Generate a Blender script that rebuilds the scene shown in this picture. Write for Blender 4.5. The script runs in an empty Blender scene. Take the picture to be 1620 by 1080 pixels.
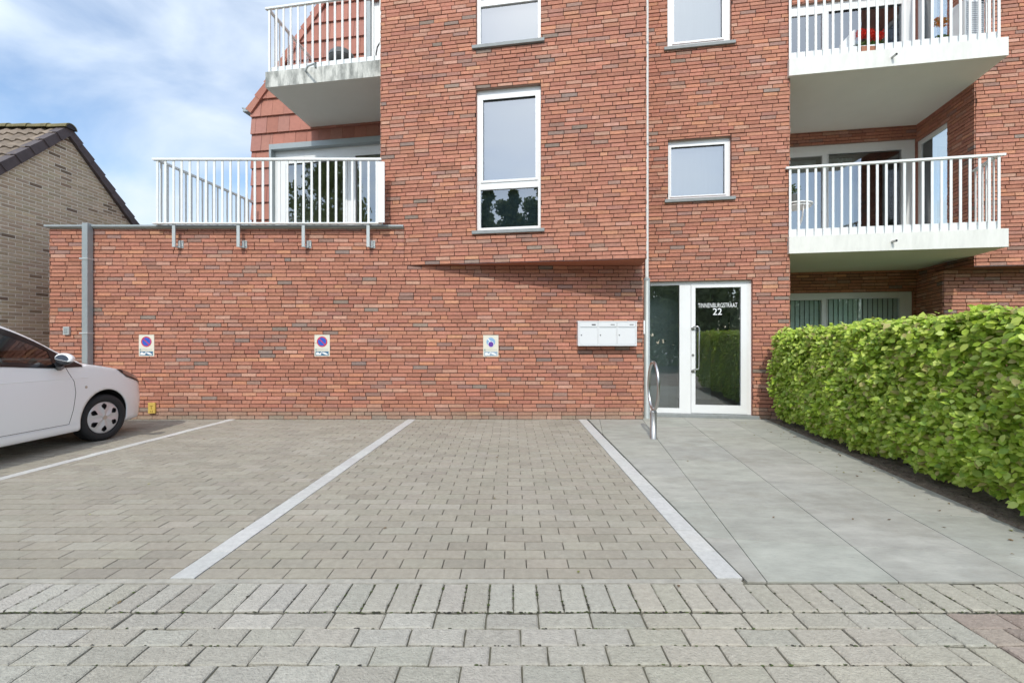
import bpy, math, random
from mathutils import Vector, Matrix
R = math.radians
random.seed(7)
S = bpy.context.scene
COL = S.collection

# ------------------------------------------------------------------ camera, sky, sun, exposure
F = 720.0                      # focal length in photo pixels (photo 1620 wide)
HC = 1.25                      # camera height
cam = bpy.data.objects.new('camera', bpy.data.cameras.new('camera')); COL.objects.link(cam)
cam.location = (0, 0, HC); cam.rotation_euler = (R(90), 0, 0)
cam.data.sensor_width = 36; cam.data.lens = 36 * F / 1620; cam.data.clip_end = 500; cam.data.clip_start = .05
S.camera = cam
S.view_settings.view_transform = 'Standard'; S.view_settings.look = 'None'
S.view_settings.exposure = 0.27; S.view_settings.gamma = 1
SUN_DIR = Vector((0.17, 1.0, -0.97)).normalized()       # direction the light travels
world = bpy.data.worlds.new("World"); S.world = world; world.use_nodes = True
nt = world.node_tree; N = nt.nodes; L = nt.links
bg = N['Background']
sky = N.new('ShaderNodeTexSky'); sky.sky_type = 'NISHITA'; sky.sun_disc = False
sky.sun_elevation = math.asin(-SUN_DIR.z)
sky.sun_rotation = math.atan2(-SUN_DIR.x, -SUN_DIR.y)
sky.air_density = 1.0; sky.dust_density = 1.2; sky.ozone_density = 1.0
tc = N.new('ShaderNodeTexCoord'); mp = N.new('ShaderNodeMapping')
mp.inputs['Rotation'].default_value = (R(20), R(35), R(20)); mp.inputs['Scale'].default_value = (1.3, 3.4, 4.6)
nz = N.new('ShaderNodeTexNoise'); nz.inputs['Scale'].default_value = 1.5; nz.inputs['Detail'].default_value = 9
nz.inputs['Roughness'].default_value = .5; nz.inputs['Distortion'].default_value = .35
rp = N.new('ShaderNodeValToRGB'); rp.color_ramp.elements[0].position = .33; rp.color_ramp.elements[1].position = .70
rp.color_ramp.elements[0].color = (.06, .06, .06, 1); rp.color_ramp.elements[1].color = (.88, .88, .88, 1)
mx = N.new('ShaderNodeMix'); mx.data_type = 'RGBA'; mx.inputs['B'].default_value = (6.5, 7.7, 9.2, 1)
L.new(tc.outputs['Generated'], mp.inputs['Vector']); L.new(mp.outputs[0], nz.inputs['Vector'])
L.new(nz.outputs[0], rp.inputs[0]); L.new(rp.outputs[0], mx.inputs['Factor'])
# clouds on the sunny side of the sky are brighter than those opposite the sun
dv = N.new('ShaderNodeVectorMath'); dv.operation = 'DOT_PRODUCT'; dv.inputs[1].default_value = tuple(-SUN_DIR)
mr = N.new('ShaderNodeMapRange'); mr.inputs['From Min'].default_value = -.5; mr.inputs['From Max'].default_value = 1
mr.inputs['To Min'].default_value = .68; mr.inputs['To Max'].default_value = 1.75
cm = N.new('ShaderNodeVectorMath'); cm.operation = 'SCALE'; cm.inputs[0].default_value = (7.0, 7.65, 8.3)
L.new(tc.outputs['Generated'], dv.inputs[0]); L.new(dv.outputs['Value'], mr.inputs[0]); L.new(mr.outputs[0], cm.inputs['Scale']); L.new(cm.outputs[0], mx.inputs['B'])
sm = N.new('ShaderNodeVectorMath'); sm.operation = 'MULTIPLY'; sm.inputs[1].default_value = (1.25, 1.36, 1.42)
L.new(sky.outputs[0], sm.inputs[0]); L.new(sm.outputs[0], mx.inputs['A']); L.new(mx.outputs['Result'], bg.inputs['Color'])
bg.inputs['Strength'].default_value = .135
sl = bpy.data.lights.new('sun', 'SUN'); sl.energy = 2.1; sl.angle = R(0.9); sl.color = (1, .95, .86)
sun = bpy.data.objects.new('sun', sl); COL.objects.link(sun)
sun.rotation_euler = SUN_DIR.to_track_quat('-Z', 'Y').to_euler(); sun.location = (-3, -10, 14)

# ------------------------------------------------------------------ materials
MATS = {}
def srgb(r, g, b):
    f = lambda c: (c/255/12.92) if c/255 <= .04045 else ((c/255+.055)/1.055)**2.4
    return (f(r), f(g), f(b), 1)
def mat(name, color, rough=.6, metal=0, var=0, scale=8, bump=0, bscale=60, spec=.5, attr=None, stretch=(1, 1, 1),
        var2=0, scale2=1.0, coat=0, dark=.35):
    if name in MATS: return MATS[name]
    m = bpy.data.materials.new(name); m.use_nodes = True; n = m.node_tree.nodes; l = m.node_tree.links
    p = n['Principled BSDF']; p.inputs['Roughness'].default_value = rough; p.inputs['Metallic'].default_value = metal
    p.inputs['Specular IOR Level'].default_value = spec
    if coat: p.inputs['Coat Weight'].default_value = coat; p.inputs['Coat Roughness'].default_value = .04
    t = n.new('ShaderNodeTexCoord'); mpn = n.new('ShaderNodeMapping'); mpn.inputs['Scale'].default_value = stretch
    l.new(t.outputs['Object'], mpn.inputs[0])
    if attr:
        a = n.new('ShaderNodeAttribute'); a.attribute_name = attr; src = a.outputs['Color']
    else:
        c = n.new('ShaderNodeRGB'); c.outputs[0].default_value = color if len(color) == 4 else (*color, 1); src = c.outputs[0]
    for v, sc in ((var, scale), (var2, scale2)):
        if not v: continue
        z = n.new('ShaderNodeTexNoise'); z.inputs['Scale'].default_value = sc; z.inputs['Detail'].default_value = 6
        z.inputs['Roughness'].default_value = .65
        l.new(mpn.outputs[0], z.inputs['Vector'])
        r = n.new('ShaderNodeMapRange'); r.inputs['From Min'].default_value = .3; r.inputs['From Max'].default_value = .7
        r.inputs['To Min'].default_value = 1 - v; r.inputs['To Max'].default_value = 1 + v
        l.new(z.outputs[0], r.inputs[0])
        mm = n.new('ShaderNodeMix'); mm.data_type = 'RGBA'; mm.blend_type = 'MULTIPLY'; mm.inputs['Factor'].default_value = 1
        l.new(src, mm.inputs['A']); l.new(r.outputs[0], mm.inputs['B']); src = mm.outputs['Result']
    l.new(src, p.inputs['Base Color'])
    if bump:
        z = n.new('ShaderNodeTexNoise'); z.inputs['Scale'].default_value = bscale; z.inputs['Detail'].default_value = 5
        l.new(mpn.outputs[0], z.inputs['Vector'])
        b = n.new('ShaderNodeBump'); b.inputs['Strength'].default_value = bump; b.inputs['Distance'].default_value = .01
        l.new(z.outputs[0], b.inputs['Height']); l.new(b.outputs[0], p.inputs['Normal'])
    MATS[name] = m; return m
def glass_mat(name, tint=(.75, .8, .78), base=.08, rough=.0, wob=.0):
    if name in MATS: return MATS[name]
    m = bpy.data.materials.new(name); m.use_nodes = True; n = m.node_tree.nodes; l = m.node_tree.links
    n.remove(n['Principled BSDF']); out = n['Material Output']
    g = n.new('ShaderNodeBsdfGlossy'); g.inputs['Roughness'].default_value = rough; g.inputs['Color'].default_value = (.95, .97, 1, 1)
    t = n.new('ShaderNodeBsdfTransparent'); t.inputs['Color'].default_value = (*tint, 1)
    f = n.new('ShaderNodeFresnel'); f.inputs['IOR'].default_value = 1.5
    a = n.new('ShaderNodeMath'); a.operation = 'MULTIPLY_ADD'; a.inputs[1].default_value = 1.6; a.inputs[2].default_value = base
    a.use_clamp = True
    x = n.new('ShaderNodeMixShader'); l.new(f.outputs[0], a.inputs[0]); l.new(a.outputs[0], x.inputs[0])
    l.new(t.outputs[0], x.inputs[1]); l.new(g.outputs[0], x.inputs[2]); l.new(x.outputs[0], out.inputs['Surface'])
    if wob:
        tcn = n.new('ShaderNodeTexCoord'); z = n.new('ShaderNodeTexNoise'); z.inputs['Scale'].default_value = 1.3; z.inputs['Detail'].default_value = 1
        l.new(tcn.outputs['Object'], z.inputs['Vector'])
        b = n.new('ShaderNodeBump'); b.inputs['Strength'].default_value = wob; b.inputs['Distance'].default_value = .02
        l.new(z.outputs[0], b.inputs['Height']); l.new(b.outputs[0], g.inputs['Normal'])
    MATS[name] = m; return m
def leaf_mat(name, trans=.38):
    m = bpy.data.materials.new(name); m.use_nodes = True; n = m.node_tree.nodes; l = m.node_tree.links
    p = n['Principled BSDF']; p.inputs['Roughness'].default_value = .45; p.inputs['Specular IOR Level'].default_value = .4
    a = n.new('ShaderNodeAttribute'); a.attribute_name = 'col'
    tr = n.new('ShaderNodeBsdfTranslucent'); x = n.new('ShaderNodeMixShader'); x.inputs[0].default_value = trans
    l.new(a.outputs['Color'], p.inputs['Base Color']); l.new(a.outputs['Color'], tr.inputs['Color'])
    l.new(p.outputs[0], x.inputs[1]); l.new(tr.outputs[0], x.inputs[2]); l.new(x.outputs[0], n['Material Output'].inputs['Surface'])
    MATS[name] = m; return m

M_BRICK = mat('brick', (0,0,0,1), .85, var=.16, scale=26, bump=.5, bscale=70, attr='col', spec=.3, var2=.07, scale2=1.1)
M_MORTAR = mat('mortar', (.036, .020, .016, 1), .95, var=.2, scale=30)
M_HBRICK = mat('beige_brick', (0,0,0,1), .9, var=.12, scale=30, bump=.3, bscale=80, attr='col', spec=.3)
M_HMORT = mat('pale_mortar', (.82, .77, .66, 1), .95, var=.12, scale=25)
M_PAVER = mat('paver', (0,0,0,1), .85, var=.11, scale=26, bump=.45, bscale=160, attr='col', spec=.3, var2=.07, scale2=1.1)
M_SAND = mat('joint_sand', (.11, .105, .078, 1), .95, var=.4, scale=9)
M_SLAB = mat('bluestone', (0,0,0,1), .8, var=.12, scale=5, bump=.25, bscale=30, attr='col', spec=.35, stretch=(1, 2.2, 1), var2=.13, scale2=2.2)
M_WHITE = mat('white_pvc', (.80, .82, .82, 1), .35, var=.03, scale=3)
M_RAIL = mat('white_powdercoat', (.78, .80, .78, 1), .4, var=.05, scale=5)
M_CONC = mat('white_concrete', (.74, .74, .69, 1), .8, var=.07, scale=6, bump=.15, bscale=90, stretch=(2, 2, .6), var2=.05, scale2=1.2)
M_SOFFIT = mat('painted_soffit', (.72, .72, .66, 1), .85, var=.02, scale=3)
M_GREY = mat('grey_metal', (.33, .37, .38, 1), .45, metal=.2, var=.06, scale=6)
M_LTGREY = mat('light_grey_metal', (.50, .54, .54, 1), .4, metal=.2, var=.05, scale=6)
M_DKGREY = mat('dark_grey', (.08, .09, .09, 1), .5)
M_BLACK = mat('black_plastic', (.015, .015, .017, 1), .45, var=.1, scale=20)
M_SILL = mat('sill_stone', (.25, .27, .27, 1), .6, var=.12, scale=12)
M_STEEL = mat('brushed_steel', (.55, .55, .54, 1), .28, metal=1, var=.05, scale=20)
M_POST = mat('grey_steel', (.42, .42, .41, 1), .38, metal=.8, var=.1, scale=25)
M_TILE = mat('clay_tile', (0,0,0,1), .7, var=.07, scale=14, bump=.15, bscale=80, attr='col', spec=.35, var2=.06, scale2=2)
M_ROOM = mat('room_wall', (.16, .17, .16, 1), .9)
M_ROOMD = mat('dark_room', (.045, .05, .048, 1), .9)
M_GLASSL = glass_mat('garden_glass', tint=(.9, .95, .92), base=.05, wob=.03)
M_GLASS = glass_mat('window_glass', base=.16, wob=.05)
M_GLASSB = glass_mat('sky_glass', base=.24, wob=.04)
M_DOORG = glass_mat('door_glass', tint=(.82, .89, .85), base=.19, wob=.03)

def stain(m, color, scale, lo, hi, fac, stretch=(1, 1, 1), detail=7, voronoi=False):
    n = m.node_tree.nodes; l = m.node_tree.links; p = n['Principled BSDF']; src = p.inputs['Base Color'].links[0].from_socket
    t = n.new('ShaderNodeTexCoord'); q = n.new('ShaderNodeMapping'); q.inputs['Scale'].default_value = stretch
    l.new(t.outputs['Object'], q.inputs[0])
    if voronoi: z = n.new('ShaderNodeTexVoronoi'); z.inputs['Scale'].default_value = scale; o = z.outputs['Distance']
    else: z = n.new('ShaderNodeTexNoise'); z.inputs['Scale'].default_value = scale; z.inputs['Detail'].default_value = detail; z.inputs['Roughness'].default_value = .7; o = z.outputs[0]
    l.new(q.outputs[0], z.inputs['Vector'])
    r = n.new('ShaderNodeMapRange'); r.inputs['From Min'].default_value = lo; r.inputs['From Max'].default_value = hi; r.inputs['To Max'].default_value = fac
    x = n.new('ShaderNodeMix'); x.data_type = 'RGBA'; x.inputs['B'].default_value = (*color, 1)
    l.new(o, r.inputs[0]); l.new(r.outputs[0], x.inputs['Factor']); l.new(src, x.inputs['A']); l.new(x.outputs['Result'], p.inputs['Base Color'])
M_STREET = mat('street_paver', (0,0,0,1), .88, var=.15, scale=34, bump=.8, bscale=95, attr='col', spec=.3, var2=.06, scale2=1.3)
stain(M_STREET, (.13, .125, .11), 75, .13, .05, .75, voronoi=True)
stain(M_STREET, (.13, .13, .105), 16, .62, .70, .5)
stain(M_STREET, (.75, .74, .70), 47, .09, .04, .8, voronoi=True)
stain(M_PAVER, (.17, .15, .125), 1.7, .58, .80, .40)
stain(M_PAVER, (.10, .09, .075), 2.6, .66, .80, .45)
stain(M_PAVER, (.46, .43, .37), 1.1, .58, .75, .35)
stain(M_PAVER, (.16, .145, .12), 60, .12, .05, .45, voronoi=True)
stain(M_SLAB, (.24, .225, .185), 1.3, .50, .72, .6)
stain(M_SLAB, (.18, .19, .185), 14, .56, .74, .5, stretch=(1, 4.5, 1))
stain(M_SLAB, (.56, .57, .53), 20, .62, .76, .4, stretch=(1, 4, 1))
stain(M_BRICK, (.60, .50, .43), 5.5, .69, .79, .38, detail=9)
stain(M_BRICK, (.20, .14, .115), 2.2, .58, .76, .30, stretch=(2.2, 2.2, .35))
# ------------------------------------------------------------------ mesh helpers
class MB:
    def __init__(s): s.v = []; s.f = []; s.m = []; s.c = []; s.sm = []
    def face(s, pts, m=0, c=(1, 1, 1), smooth=False):
        i = len(s.v); s.v.extend([tuple(p) for p in pts]); s.f.append(tuple(range(i, i+len(pts)))); s.m.append(m); s.c.append(c); s.sm.append(smooth)
    def box(s, p0, p1, m=0, c=(1, 1, 1), T=None):
        x0, y0, z0 = p0; x1, y1, z1 = p1
        P = [(x0,y0,z0),(x1,y0,z0),(x1,y1,z0),(x0,y1,z0),(x0,y0,z1),(x1,y0,z1),(x1,y1,z1),(x0,y1,z1)]
        if T: P = [T(*p) for p in P]
        i = len(s.v); s.v.extend([tuple(p) for p in P])
        for q in ((0,3,2,1),(4,5,6,7),(0,1,5,4),(1,2,6,5),(2,3,7,6),(3,0,4,7)):
            s.f.append(tuple(i+k for k in q)); s.m.append(m); s.c.append(c); s.sm.append(False)
    def tube(s, pts, r, n=10, m=0, c=(1, 1, 1), closed=False, caps=True):
        pts = [Vector(p) for p in pts]; K = len(pts); rs = r if isinstance(r, (list, tuple)) else [r]*K
        rings = []; up = Vector((0, 0, 1)); prev = None
        for k in range(K):
            a = pts[(k-1) % K] if closed or k else pts[0]; b = pts[(k+1) % K] if closed or k < K-1 else pts[-1]
            t = (b-a).normalized()
            if prev is None:
                x = t.cross(up) if abs(t.dot(up)) < .95 else t.cross(Vector((1, 0, 0)))
            else: x = prev - t*prev.dot(t)
            x.normalize(); prev = x; y = t.cross(x)
            rings.append([pts[k]+(x*math.cos(2*math.pi*j/n)+y*math.sin(2*math.pi*j/n))*rs[k] for j in range(n)])
        i = len(s.v)
        for g in rings: s.v.extend([tuple(p) for p in g])
        for k in range(K if closed else K-1):
            k2 = (k+1) % K
            for j in range(n):
                j2 = (j+1) % n; s.f.append((i+k*n+j, i+k*n+j2, i+k2*n+j2, i+k2*n+j)); s.m.append(m); s.c.append(c); s.sm.append(True)
        if caps and not closed:
            for base in (0, (K-1)*n):
                s.f.append(tuple(i+base+j for j in range(n))); s.m.append(m); s.c.append(c); s.sm.append(False)
    def grid(s, G, m=0, c=(1, 1, 1), smooth=True, skip=None):
        i = len(s.v); h = len(G); w = len(G[0])
        for row in G: s.v.extend([tuple(p) for p in row])
        for a in range(h-1):
            for b in range(w-1):
                if skip and skip(a, b): continue
                s.f.append((i+a*w+b, i+a*w+b+1, i+(a+1)*w+b+1, i+(a+1)*w+b)); s.m.append(m); s.c.append(c); s.sm.append(smooth)
    def build(s, name, mats, parent=None, bevel=0, **tags):
        me = bpy.data.meshes.new(name); me.from_pydata(s.v, [], s.f)
        mats = mats if isinstance(mats, (list, tuple)) else [mats]
        for x in mats: me.materials.append(x)
        me.polygons.foreach_set('material_index', s.m); me.polygons.foreach_set('use_smooth', s.sm)
        at = me.attributes.new('col', 'FLOAT_COLOR', 'FACE')
        buf = []
        for c in s.c: buf.extend((c[0], c[1], c[2], 1))
        at.data.foreach_set('color', buf)
        me.update(); me.validate()
        o = bpy.data.objects.new(name, me); COL.objects.link(o)
        if parent is not None:
            o.parent = parent
            if 'local' not in tags:
                q = parent; off = Vector((0, 0, 0))
                while q is not None:
                    off += q.location; q = q.parent
                o.location = -off
        tags.pop('local', None)
        if bevel:
            b = o.modifiers.new('bevel', 'BEVEL'); b.width = bevel; b.segments = 2; b.limit_method = 'ANGLE'
        for k, val in tags.items(): o[k] = val
        return o
def thing(name, label, cat, loc=(0, 0, 0), group=None, rz=0):
    o = bpy.data.objects.new(name, None); COL.objects.link(o); o.location = loc; o.rotation_euler[2] = rz
    o['label'] = label; o['category'] = cat; o.empty_display_size = .2
    if group: o['group'] = group
    return o
def jit(c, a=.1, h=.03):
    k = 1+random.uniform(-a, a)
    return tuple(max(0, min(1, x*k*(1+random.uniform(-h, h)))) for x in c)

class Wall:                     # a vertical wall plane: u along, w outwards (to the street), z up
    def __init__(s, X0, Y0, tan): 
        s.a = math.atan(tan); s.X0 = X0; s.Y0 = Y0; s.t = tan
        s.e = (math.cos(s.a), -math.sin(s.a)); s.n = (-math.sin(s.a), -math.cos(s.a))
    def P(s, u, w, z): return (s.X0+s.e[0]*u+s.n[0]*w, s.Y0+s.e[1]*u+s.n[1]*w, z)
    def T(s, u, w, z): return s.P(u, w, z)
    def px(s, x, y=540, w=0):       # the photo's pixel measured on this wall -> (u, z)
        k = (x-810)/F; X0 = s.X0+s.n[0]*w; Y0 = s.Y0+s.n[1]*w
        d = (Y0+s.t*X0)/(1+s.t*k); X = k*d
        return (X-X0)/s.e[0], HC+(540-y)*d/F
    def u(s, x, w=0): return s.px(x, 540, w)[0]
    def z(s, x, y, w=0): return s.px(x, y, w)[1]
class Line(Wall):
    def __init__(s, A, B):
        dx, dy = B[0]-A[0], B[1]-A[1]; s.len = math.hypot(dx, dy)
        s.X0, s.Y0 = A; s.e = (dx/s.len, dy/s.len); s.n = (s.e[1], -s.e[0]); s.t = -dy/dx if abs(dx) > 1e-6 else 1e6; s.a = math.atan2(-dy, dx)

def rect_sub(r, h):
    a0, a1, b0, b1 = r; c0, c1, d0, d1 = h
    if c0 >= a1 or c1 <= a0 or d0 >= b1 or d1 <= b0: return [r]
    o = []
    if c0 > a0: o.append((a0, c0, b0, b1))
    if c1 < a1: o.append((c1, a1, b0, b1))
    m0, m1 = max(a0, c0), min(a1, c1)
    if d0 > b0: o.append((m0, m1, b0, d0))
    if d1 < b1: o.append((m0, m1, d1, b1))
    return o

RED = [((.445,.198,.134), 36), ((.475,.215,.146), 28), ((.400,.175,.120), 17), ((.52,.240,.148), 6), ((.385,.188,.140), 10),
       ((.33,.195,.155), 4.5), ((.49,.270,.198), 8), ((.28,.205,.170), 1.5), ((.55,.275,.168), 2)]
BEIGE = [((.52,.41,.285), 46), ((.47,.365,.25), 30), ((.56,.45,.315), 20), ((.22,.16,.11), 5), ((.31,.225,.15), 3)]
def pick(pal):
    t = random.uniform(0, sum(p[1] for p in pal))
    for c, w in pal:
        t -= w
        if t <= 0: return jit(c, .09, .03)
    return pal[0][0]
def brick_face(mb, W, u0, u1, z0, z1, holes=(), openings=(), h=.0617, Lb=.236, jz=.010, ju=.0075, proud=.014, pal=RED,
               reveal=.07, regular=False, jt=.0016, backing=True, clip=None, footdirt=True):
    allh = list(holes)+[o[:4] for o in openings]
    r0 = int(math.floor(z0/h)); r1 = int(math.ceil(z1/h))
    for r in range(r0, r1):
        a, b = r*h, (r+1)*h
        if regular: u = u0-(Lb/2 if r % 2 else 0)-.03
        else: u = u0-random.uniform(0, Lb)
        rowj = random.uniform(-.0012, .0012)
        while u < u1:
            if regular: ln = Lb
            else:
                q = random.random(); ln = Lb*random.uniform(.95, 1.04)
                if q < .06: ln = Lb*random.uniform(.42, .55)
                elif q < .12: ln = Lb*random.uniform(.6, .85)
            rects = [(max(u, u0), min(u+ln, u1), max(a, z0), min(b, z1))]; u += ln
            for hh in allh:
                nr = []
                for rc in rects: nr += rect_sub(rc, hh)
                rects = nr
            col = pick(pal)
            if footdirt and pal is RED and r < 3 and z0 < .01:
                g = (.30, .26, .20); k = (.75, .55, .28)[r]*random.uniform(.5, 1.1)
                col = tuple(c*(1-k)+q2*k for c, q2 in zip(col, g))
            pr = proud*random.uniform(.75, 1.25)
            for (a0, a1, b0, b1) in rects:
                if a1-a0 < .018 or b1-b0 < .012: continue
                if clip and not clip((a0+a1)/2, (b0+b1)/2): continue
                J = lambda: random.uniform(-jt, jt)
                o = [(a0+ju/2+J(), b0+jz/2+J()+rowj), (a1-ju/2+J(), b0+jz/2+J()+rowj), (a1-ju/2+J(), b1-jz/2+J()+rowj), (a0+ju/2+J(), b1-jz/2+J()+rowj)]
                bv = .0022; i_ = [(o[0][0]+bv, o[0][1]+bv), (o[1][0]-bv, o[1][1]+bv), (o[2][0]-bv, o[2][1]-bv), (o[3][0]+bv, o[3][1]-bv)]
                tl = random.uniform(-.0018, .0018)
                top = [W.P(p[0], pr+(tl if k > 1 else -tl), p[1]) for k, p in enumerate(i_)]
                mid = [W.P(p[0], pr*.72, p[1]) for p in o]; bot = [W.P(p[0], -.003, p[1]) for p in o]
                vi = len(mb.v); mb.v.extend(top+mid+bot)
                fs = [(0,1,2,3)]+[(4+k, 4+(k+1) % 4, (k+1) % 4, k) for k in range(4)]+[(8+k, 8+(k+1) % 4, 4+(k+1) % 4, 4+k) for k in range(4)]
                for f in fs: mb.f.append(tuple(vi+q3 for q3 in f)); mb.m.append(0); mb.c.append(col); mb.sm.append(False)
    if backing:
        us = sorted({u0, u1, *[min(max(x, u0), u1) for hh in allh for x in hh[:2]]}); zs = sorted({z0, z1, *[min(max(x, z0), z1) for hh in allh for x in hh[2:4]]})
        for i in range(len(us)-1):
            for j in range(len(zs)-1):
                cu, cz = (us[i]+us[i+1])/2, (zs[j]+zs[j+1])/2
                if any(hh[0] < cu < hh[1] and hh[2] < cz < hh[3] for hh in allh): continue
                if clip and not clip(cu, cz): continue
                mb.face([W.P(us[i], 0, zs[j]), W.P(us[i+1], 0, zs[j]), W.P(us[i+1], 0, zs[j+1]), W.P(us[i], 0, zs[j+1])], 1)
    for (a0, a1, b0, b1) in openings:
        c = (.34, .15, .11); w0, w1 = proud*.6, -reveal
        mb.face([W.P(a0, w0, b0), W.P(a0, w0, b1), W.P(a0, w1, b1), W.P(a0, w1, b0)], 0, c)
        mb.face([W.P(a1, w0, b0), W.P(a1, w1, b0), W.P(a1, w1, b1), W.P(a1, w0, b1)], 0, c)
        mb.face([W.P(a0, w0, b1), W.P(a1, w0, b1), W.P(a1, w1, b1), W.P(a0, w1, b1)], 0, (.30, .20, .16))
        mb.face([W.P(a0, w0, b0), W.P(a0, w1, b0), W.P(a1, w1, b0), W.P(a1, w0, b0)], 0, c)

def clip_poly(P, a, b, c):         # keep a*x+b*y+c >= 0
    o = []
    for i in range(len(P)):
        p, q = P[i], P[(i+1) % len(P)]; dp = a*p[0]+b*p[1]+c; dq = a*q[0]+b*q[1]+c
        if dp >= 0: o.append(p)
        if (dp >= 0) != (dq >= 0):
            t = dp/(dp-dq); o.append((p[0]+(q[0]-p[0])*t, p[1]+(q[1]-p[1])*t))
    return o
def inset(P, d):
    # move every edge of a convex polygon inwards by d
    A = sum(P[i][0]*P[(i+1) % len(P)][1]-P[(i+1) % len(P)][0]*P[i][1] for i in range(len(P)))/2
    if A < 0: P = P[::-1]
    o = P
    for i in range(len(P)):
        p, q = P[i], P[(i+1) % len(P)]; dx, dy = q[0]-p[0], q[1]-p[1]; l = math.hypot(dx, dy)
        if l < 1e-5: continue
        nx, ny = -dy/l, dx/l
        o = clip_poly(o, nx, ny, -(nx*p[0]+ny*p[1])-d)
        if len(o) < 3: return []
    r = []
    for p in o:
        if not r or math.hypot(p[0]-r[-1][0], p[1]-r[-1][1]) > 1e-4: r.append(p)
    if len(r) > 2 and math.hypot(r[0][0]-r[-1][0], r[0][1]-r[-1][1]) < 1e-4: r.pop()
    return r if len(r) > 2 else []
def paver(mb, P, joint, col, z=0., bev=.004, tilt=.0015, lift=.0015, depth=.02, m=0, rough=0):
    P = inset(P, joint/2)
    if len(P) < 3: return
    A = abs(sum(P[i][0]*P[(i+1) % len(P)][1]-P[(i+1) % len(P)][0]*P[i][1] for i in range(len(P)))/2)
    if A < .0004: return
    if rough:                       # worn, chipped outline
        Q = []
        for i in range(len(P)):
            p, q = P[i], P[(i+1) % len(P)]; l = math.hypot(q[0]-p[0], q[1]-p[1]); k = max(1, int(l/.03))
            for j in range(k):
                t = j/k; x = p[0]+(q[0]-p[0])*t; y = p[1]+(q[1]-p[1])*t
                if random.random() < .06: s2 = rough*3.0
                else: s2 = rough
                Q.append((x+random.uniform(-s2, s2), y+random.uniform(-s2, s2)))
        P = Q
    cx = sum(p[0] for p in P)/len(P); cy = sum(p[1] for p in P)/len(P)
    md = max(math.hypot(p[0]-cx, p[1]-cy) for p in P); 
    I = []
    for p in P:
        d = math.hypot(p[0]-cx, p[1]-cy) or 1; k = max(.5, 1-bev*1.3/d); I.append((cx+(p[0]-cx)*k, cy+(p[1]-cy)*k))
    tx, ty = random.uniform(-tilt, tilt)/md, random.uniform(-tilt, tilt)/md; dz = random.uniform(-lift, lift)
    H = lambda p, o: z+dz+tx*(p[0]-cx)+ty*(p[1]-cy)+o
    n = len(P); vi = len(mb.v)
    mb.v.extend([(p[0], p[1], H(p, 0)) for p in I]+[(p[0], p[1], H(p, -bev*.8)) for p in P]+[(p[0], p[1], z-depth) for p in P])
    mb.f.append(tuple(range(vi, vi+n))); mb.m.append(m); mb.c.append(col); mb.sm.append(False)
    for a in (0, n):
        for k in range(n):
            k2 = (k+1) % n; mb.f.append((vi+a+n+k, vi+a+n+k2, vi+a+k2, vi+a+k)); mb.m.append(m); mb.c.append(col); mb.sm.append(False)

# ================================================================== GROUND
g = MB(); g.face([(-150, -150, -.06), (150, -150, -.06), (150, 150, -.06), (-150, 150, -.06)])
g.build('ground', mat('far_ground', (.10, .10, .085, 1), .95, var=.3, scale=.6), kind='structure')

# lines on the parking bays:  X = c + k*(Y-2.4)
LW = (-4.765, .054, .055); LS = (-1.745, .028, .066); LR = (1.152, -.004, .068)
def edge(ln, side, flip):          # half plane right (+1) of a line's edge
    c, k, hw = ln; x0 = c+side*hw; s = flip
    return (s*1., -s*k, -s*(x0-k*2.4))
pk = MB()
Lp, Wp = .2345, .1105; YF = 2.405; YB = 7.32
def ground_tone():
    r = random.random()
    b = (.325, .300, .246) if r < .65 else ((.345, .320, .266) if r < .88 else (.302, .277, .228))
    return jit(b, .05, .01)
row = 0; y = YF
while y < YB:
    off = (Lp/2 if row % 2 else 0)+random.uniform(-.006, .006); x = -12+off
    y1 = min(y+Wp, YB)
    while x < LR[0]:
        P = [(x, y+.0036), (x+Lp, y+.0036), (x+Lp, y1-.0036), (x, y1-.0036)]
        for zone in ((edge(LW, -1, -1),), (edge(LW, 1, 1), edge(LS, -1, -1)), (edge(LS, 1, 1), edge(LR, -1, -1))):
            Q = P
            for (a, b, c) in zone:
                if Q: Q = clip_poly(Q, a, b, c)
            if len(Q) > 2 and Q[0][0] < 1.2: paver(pk, Q, .0052, ground_tone(), bev=.0030, tilt=.0012, lift=.001)
        x += Lp
    row += 1; y += Wp
y = YB
while y < 10.0:                     # strip leading back between the brick wall and the neighbour's house
    x = -9.
    while x < -7.6:
        paver(pk, [(x, y), (x+Lp, y), (x+Lp, y+Wp), (x, y+Wp)], .0045, ground_tone(), bev=.0025); x += Lp
    y += Wp
pk.build('parking_pavement', M_PAVER, kind='structure')
for ln, nm, seg, tone in ((LW, 'bay_line', .24, (.56, .56, .54)), (LS, 'bay_line', .31, (.52, .52, .50)), (LR, 'bay_line', .31, (.52, .52, .50))):
    mb = MB(); y = YF
    while y < YB:
        y1 = min(y+seg, YB); X = lambda yy, s: ln[0]+s*ln[2]+ln[1]*(yy-2.4)
        paver(mb, [(X(y, -1), y), (X(y, 1), y), (X(y1, 1), y1), (X(y1, -1), y1)], .004, jit(tone, .05, .01), z=.001, bev=.002); y += seg
    mb.build(nm, M_PAVER, kind='structure')
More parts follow.
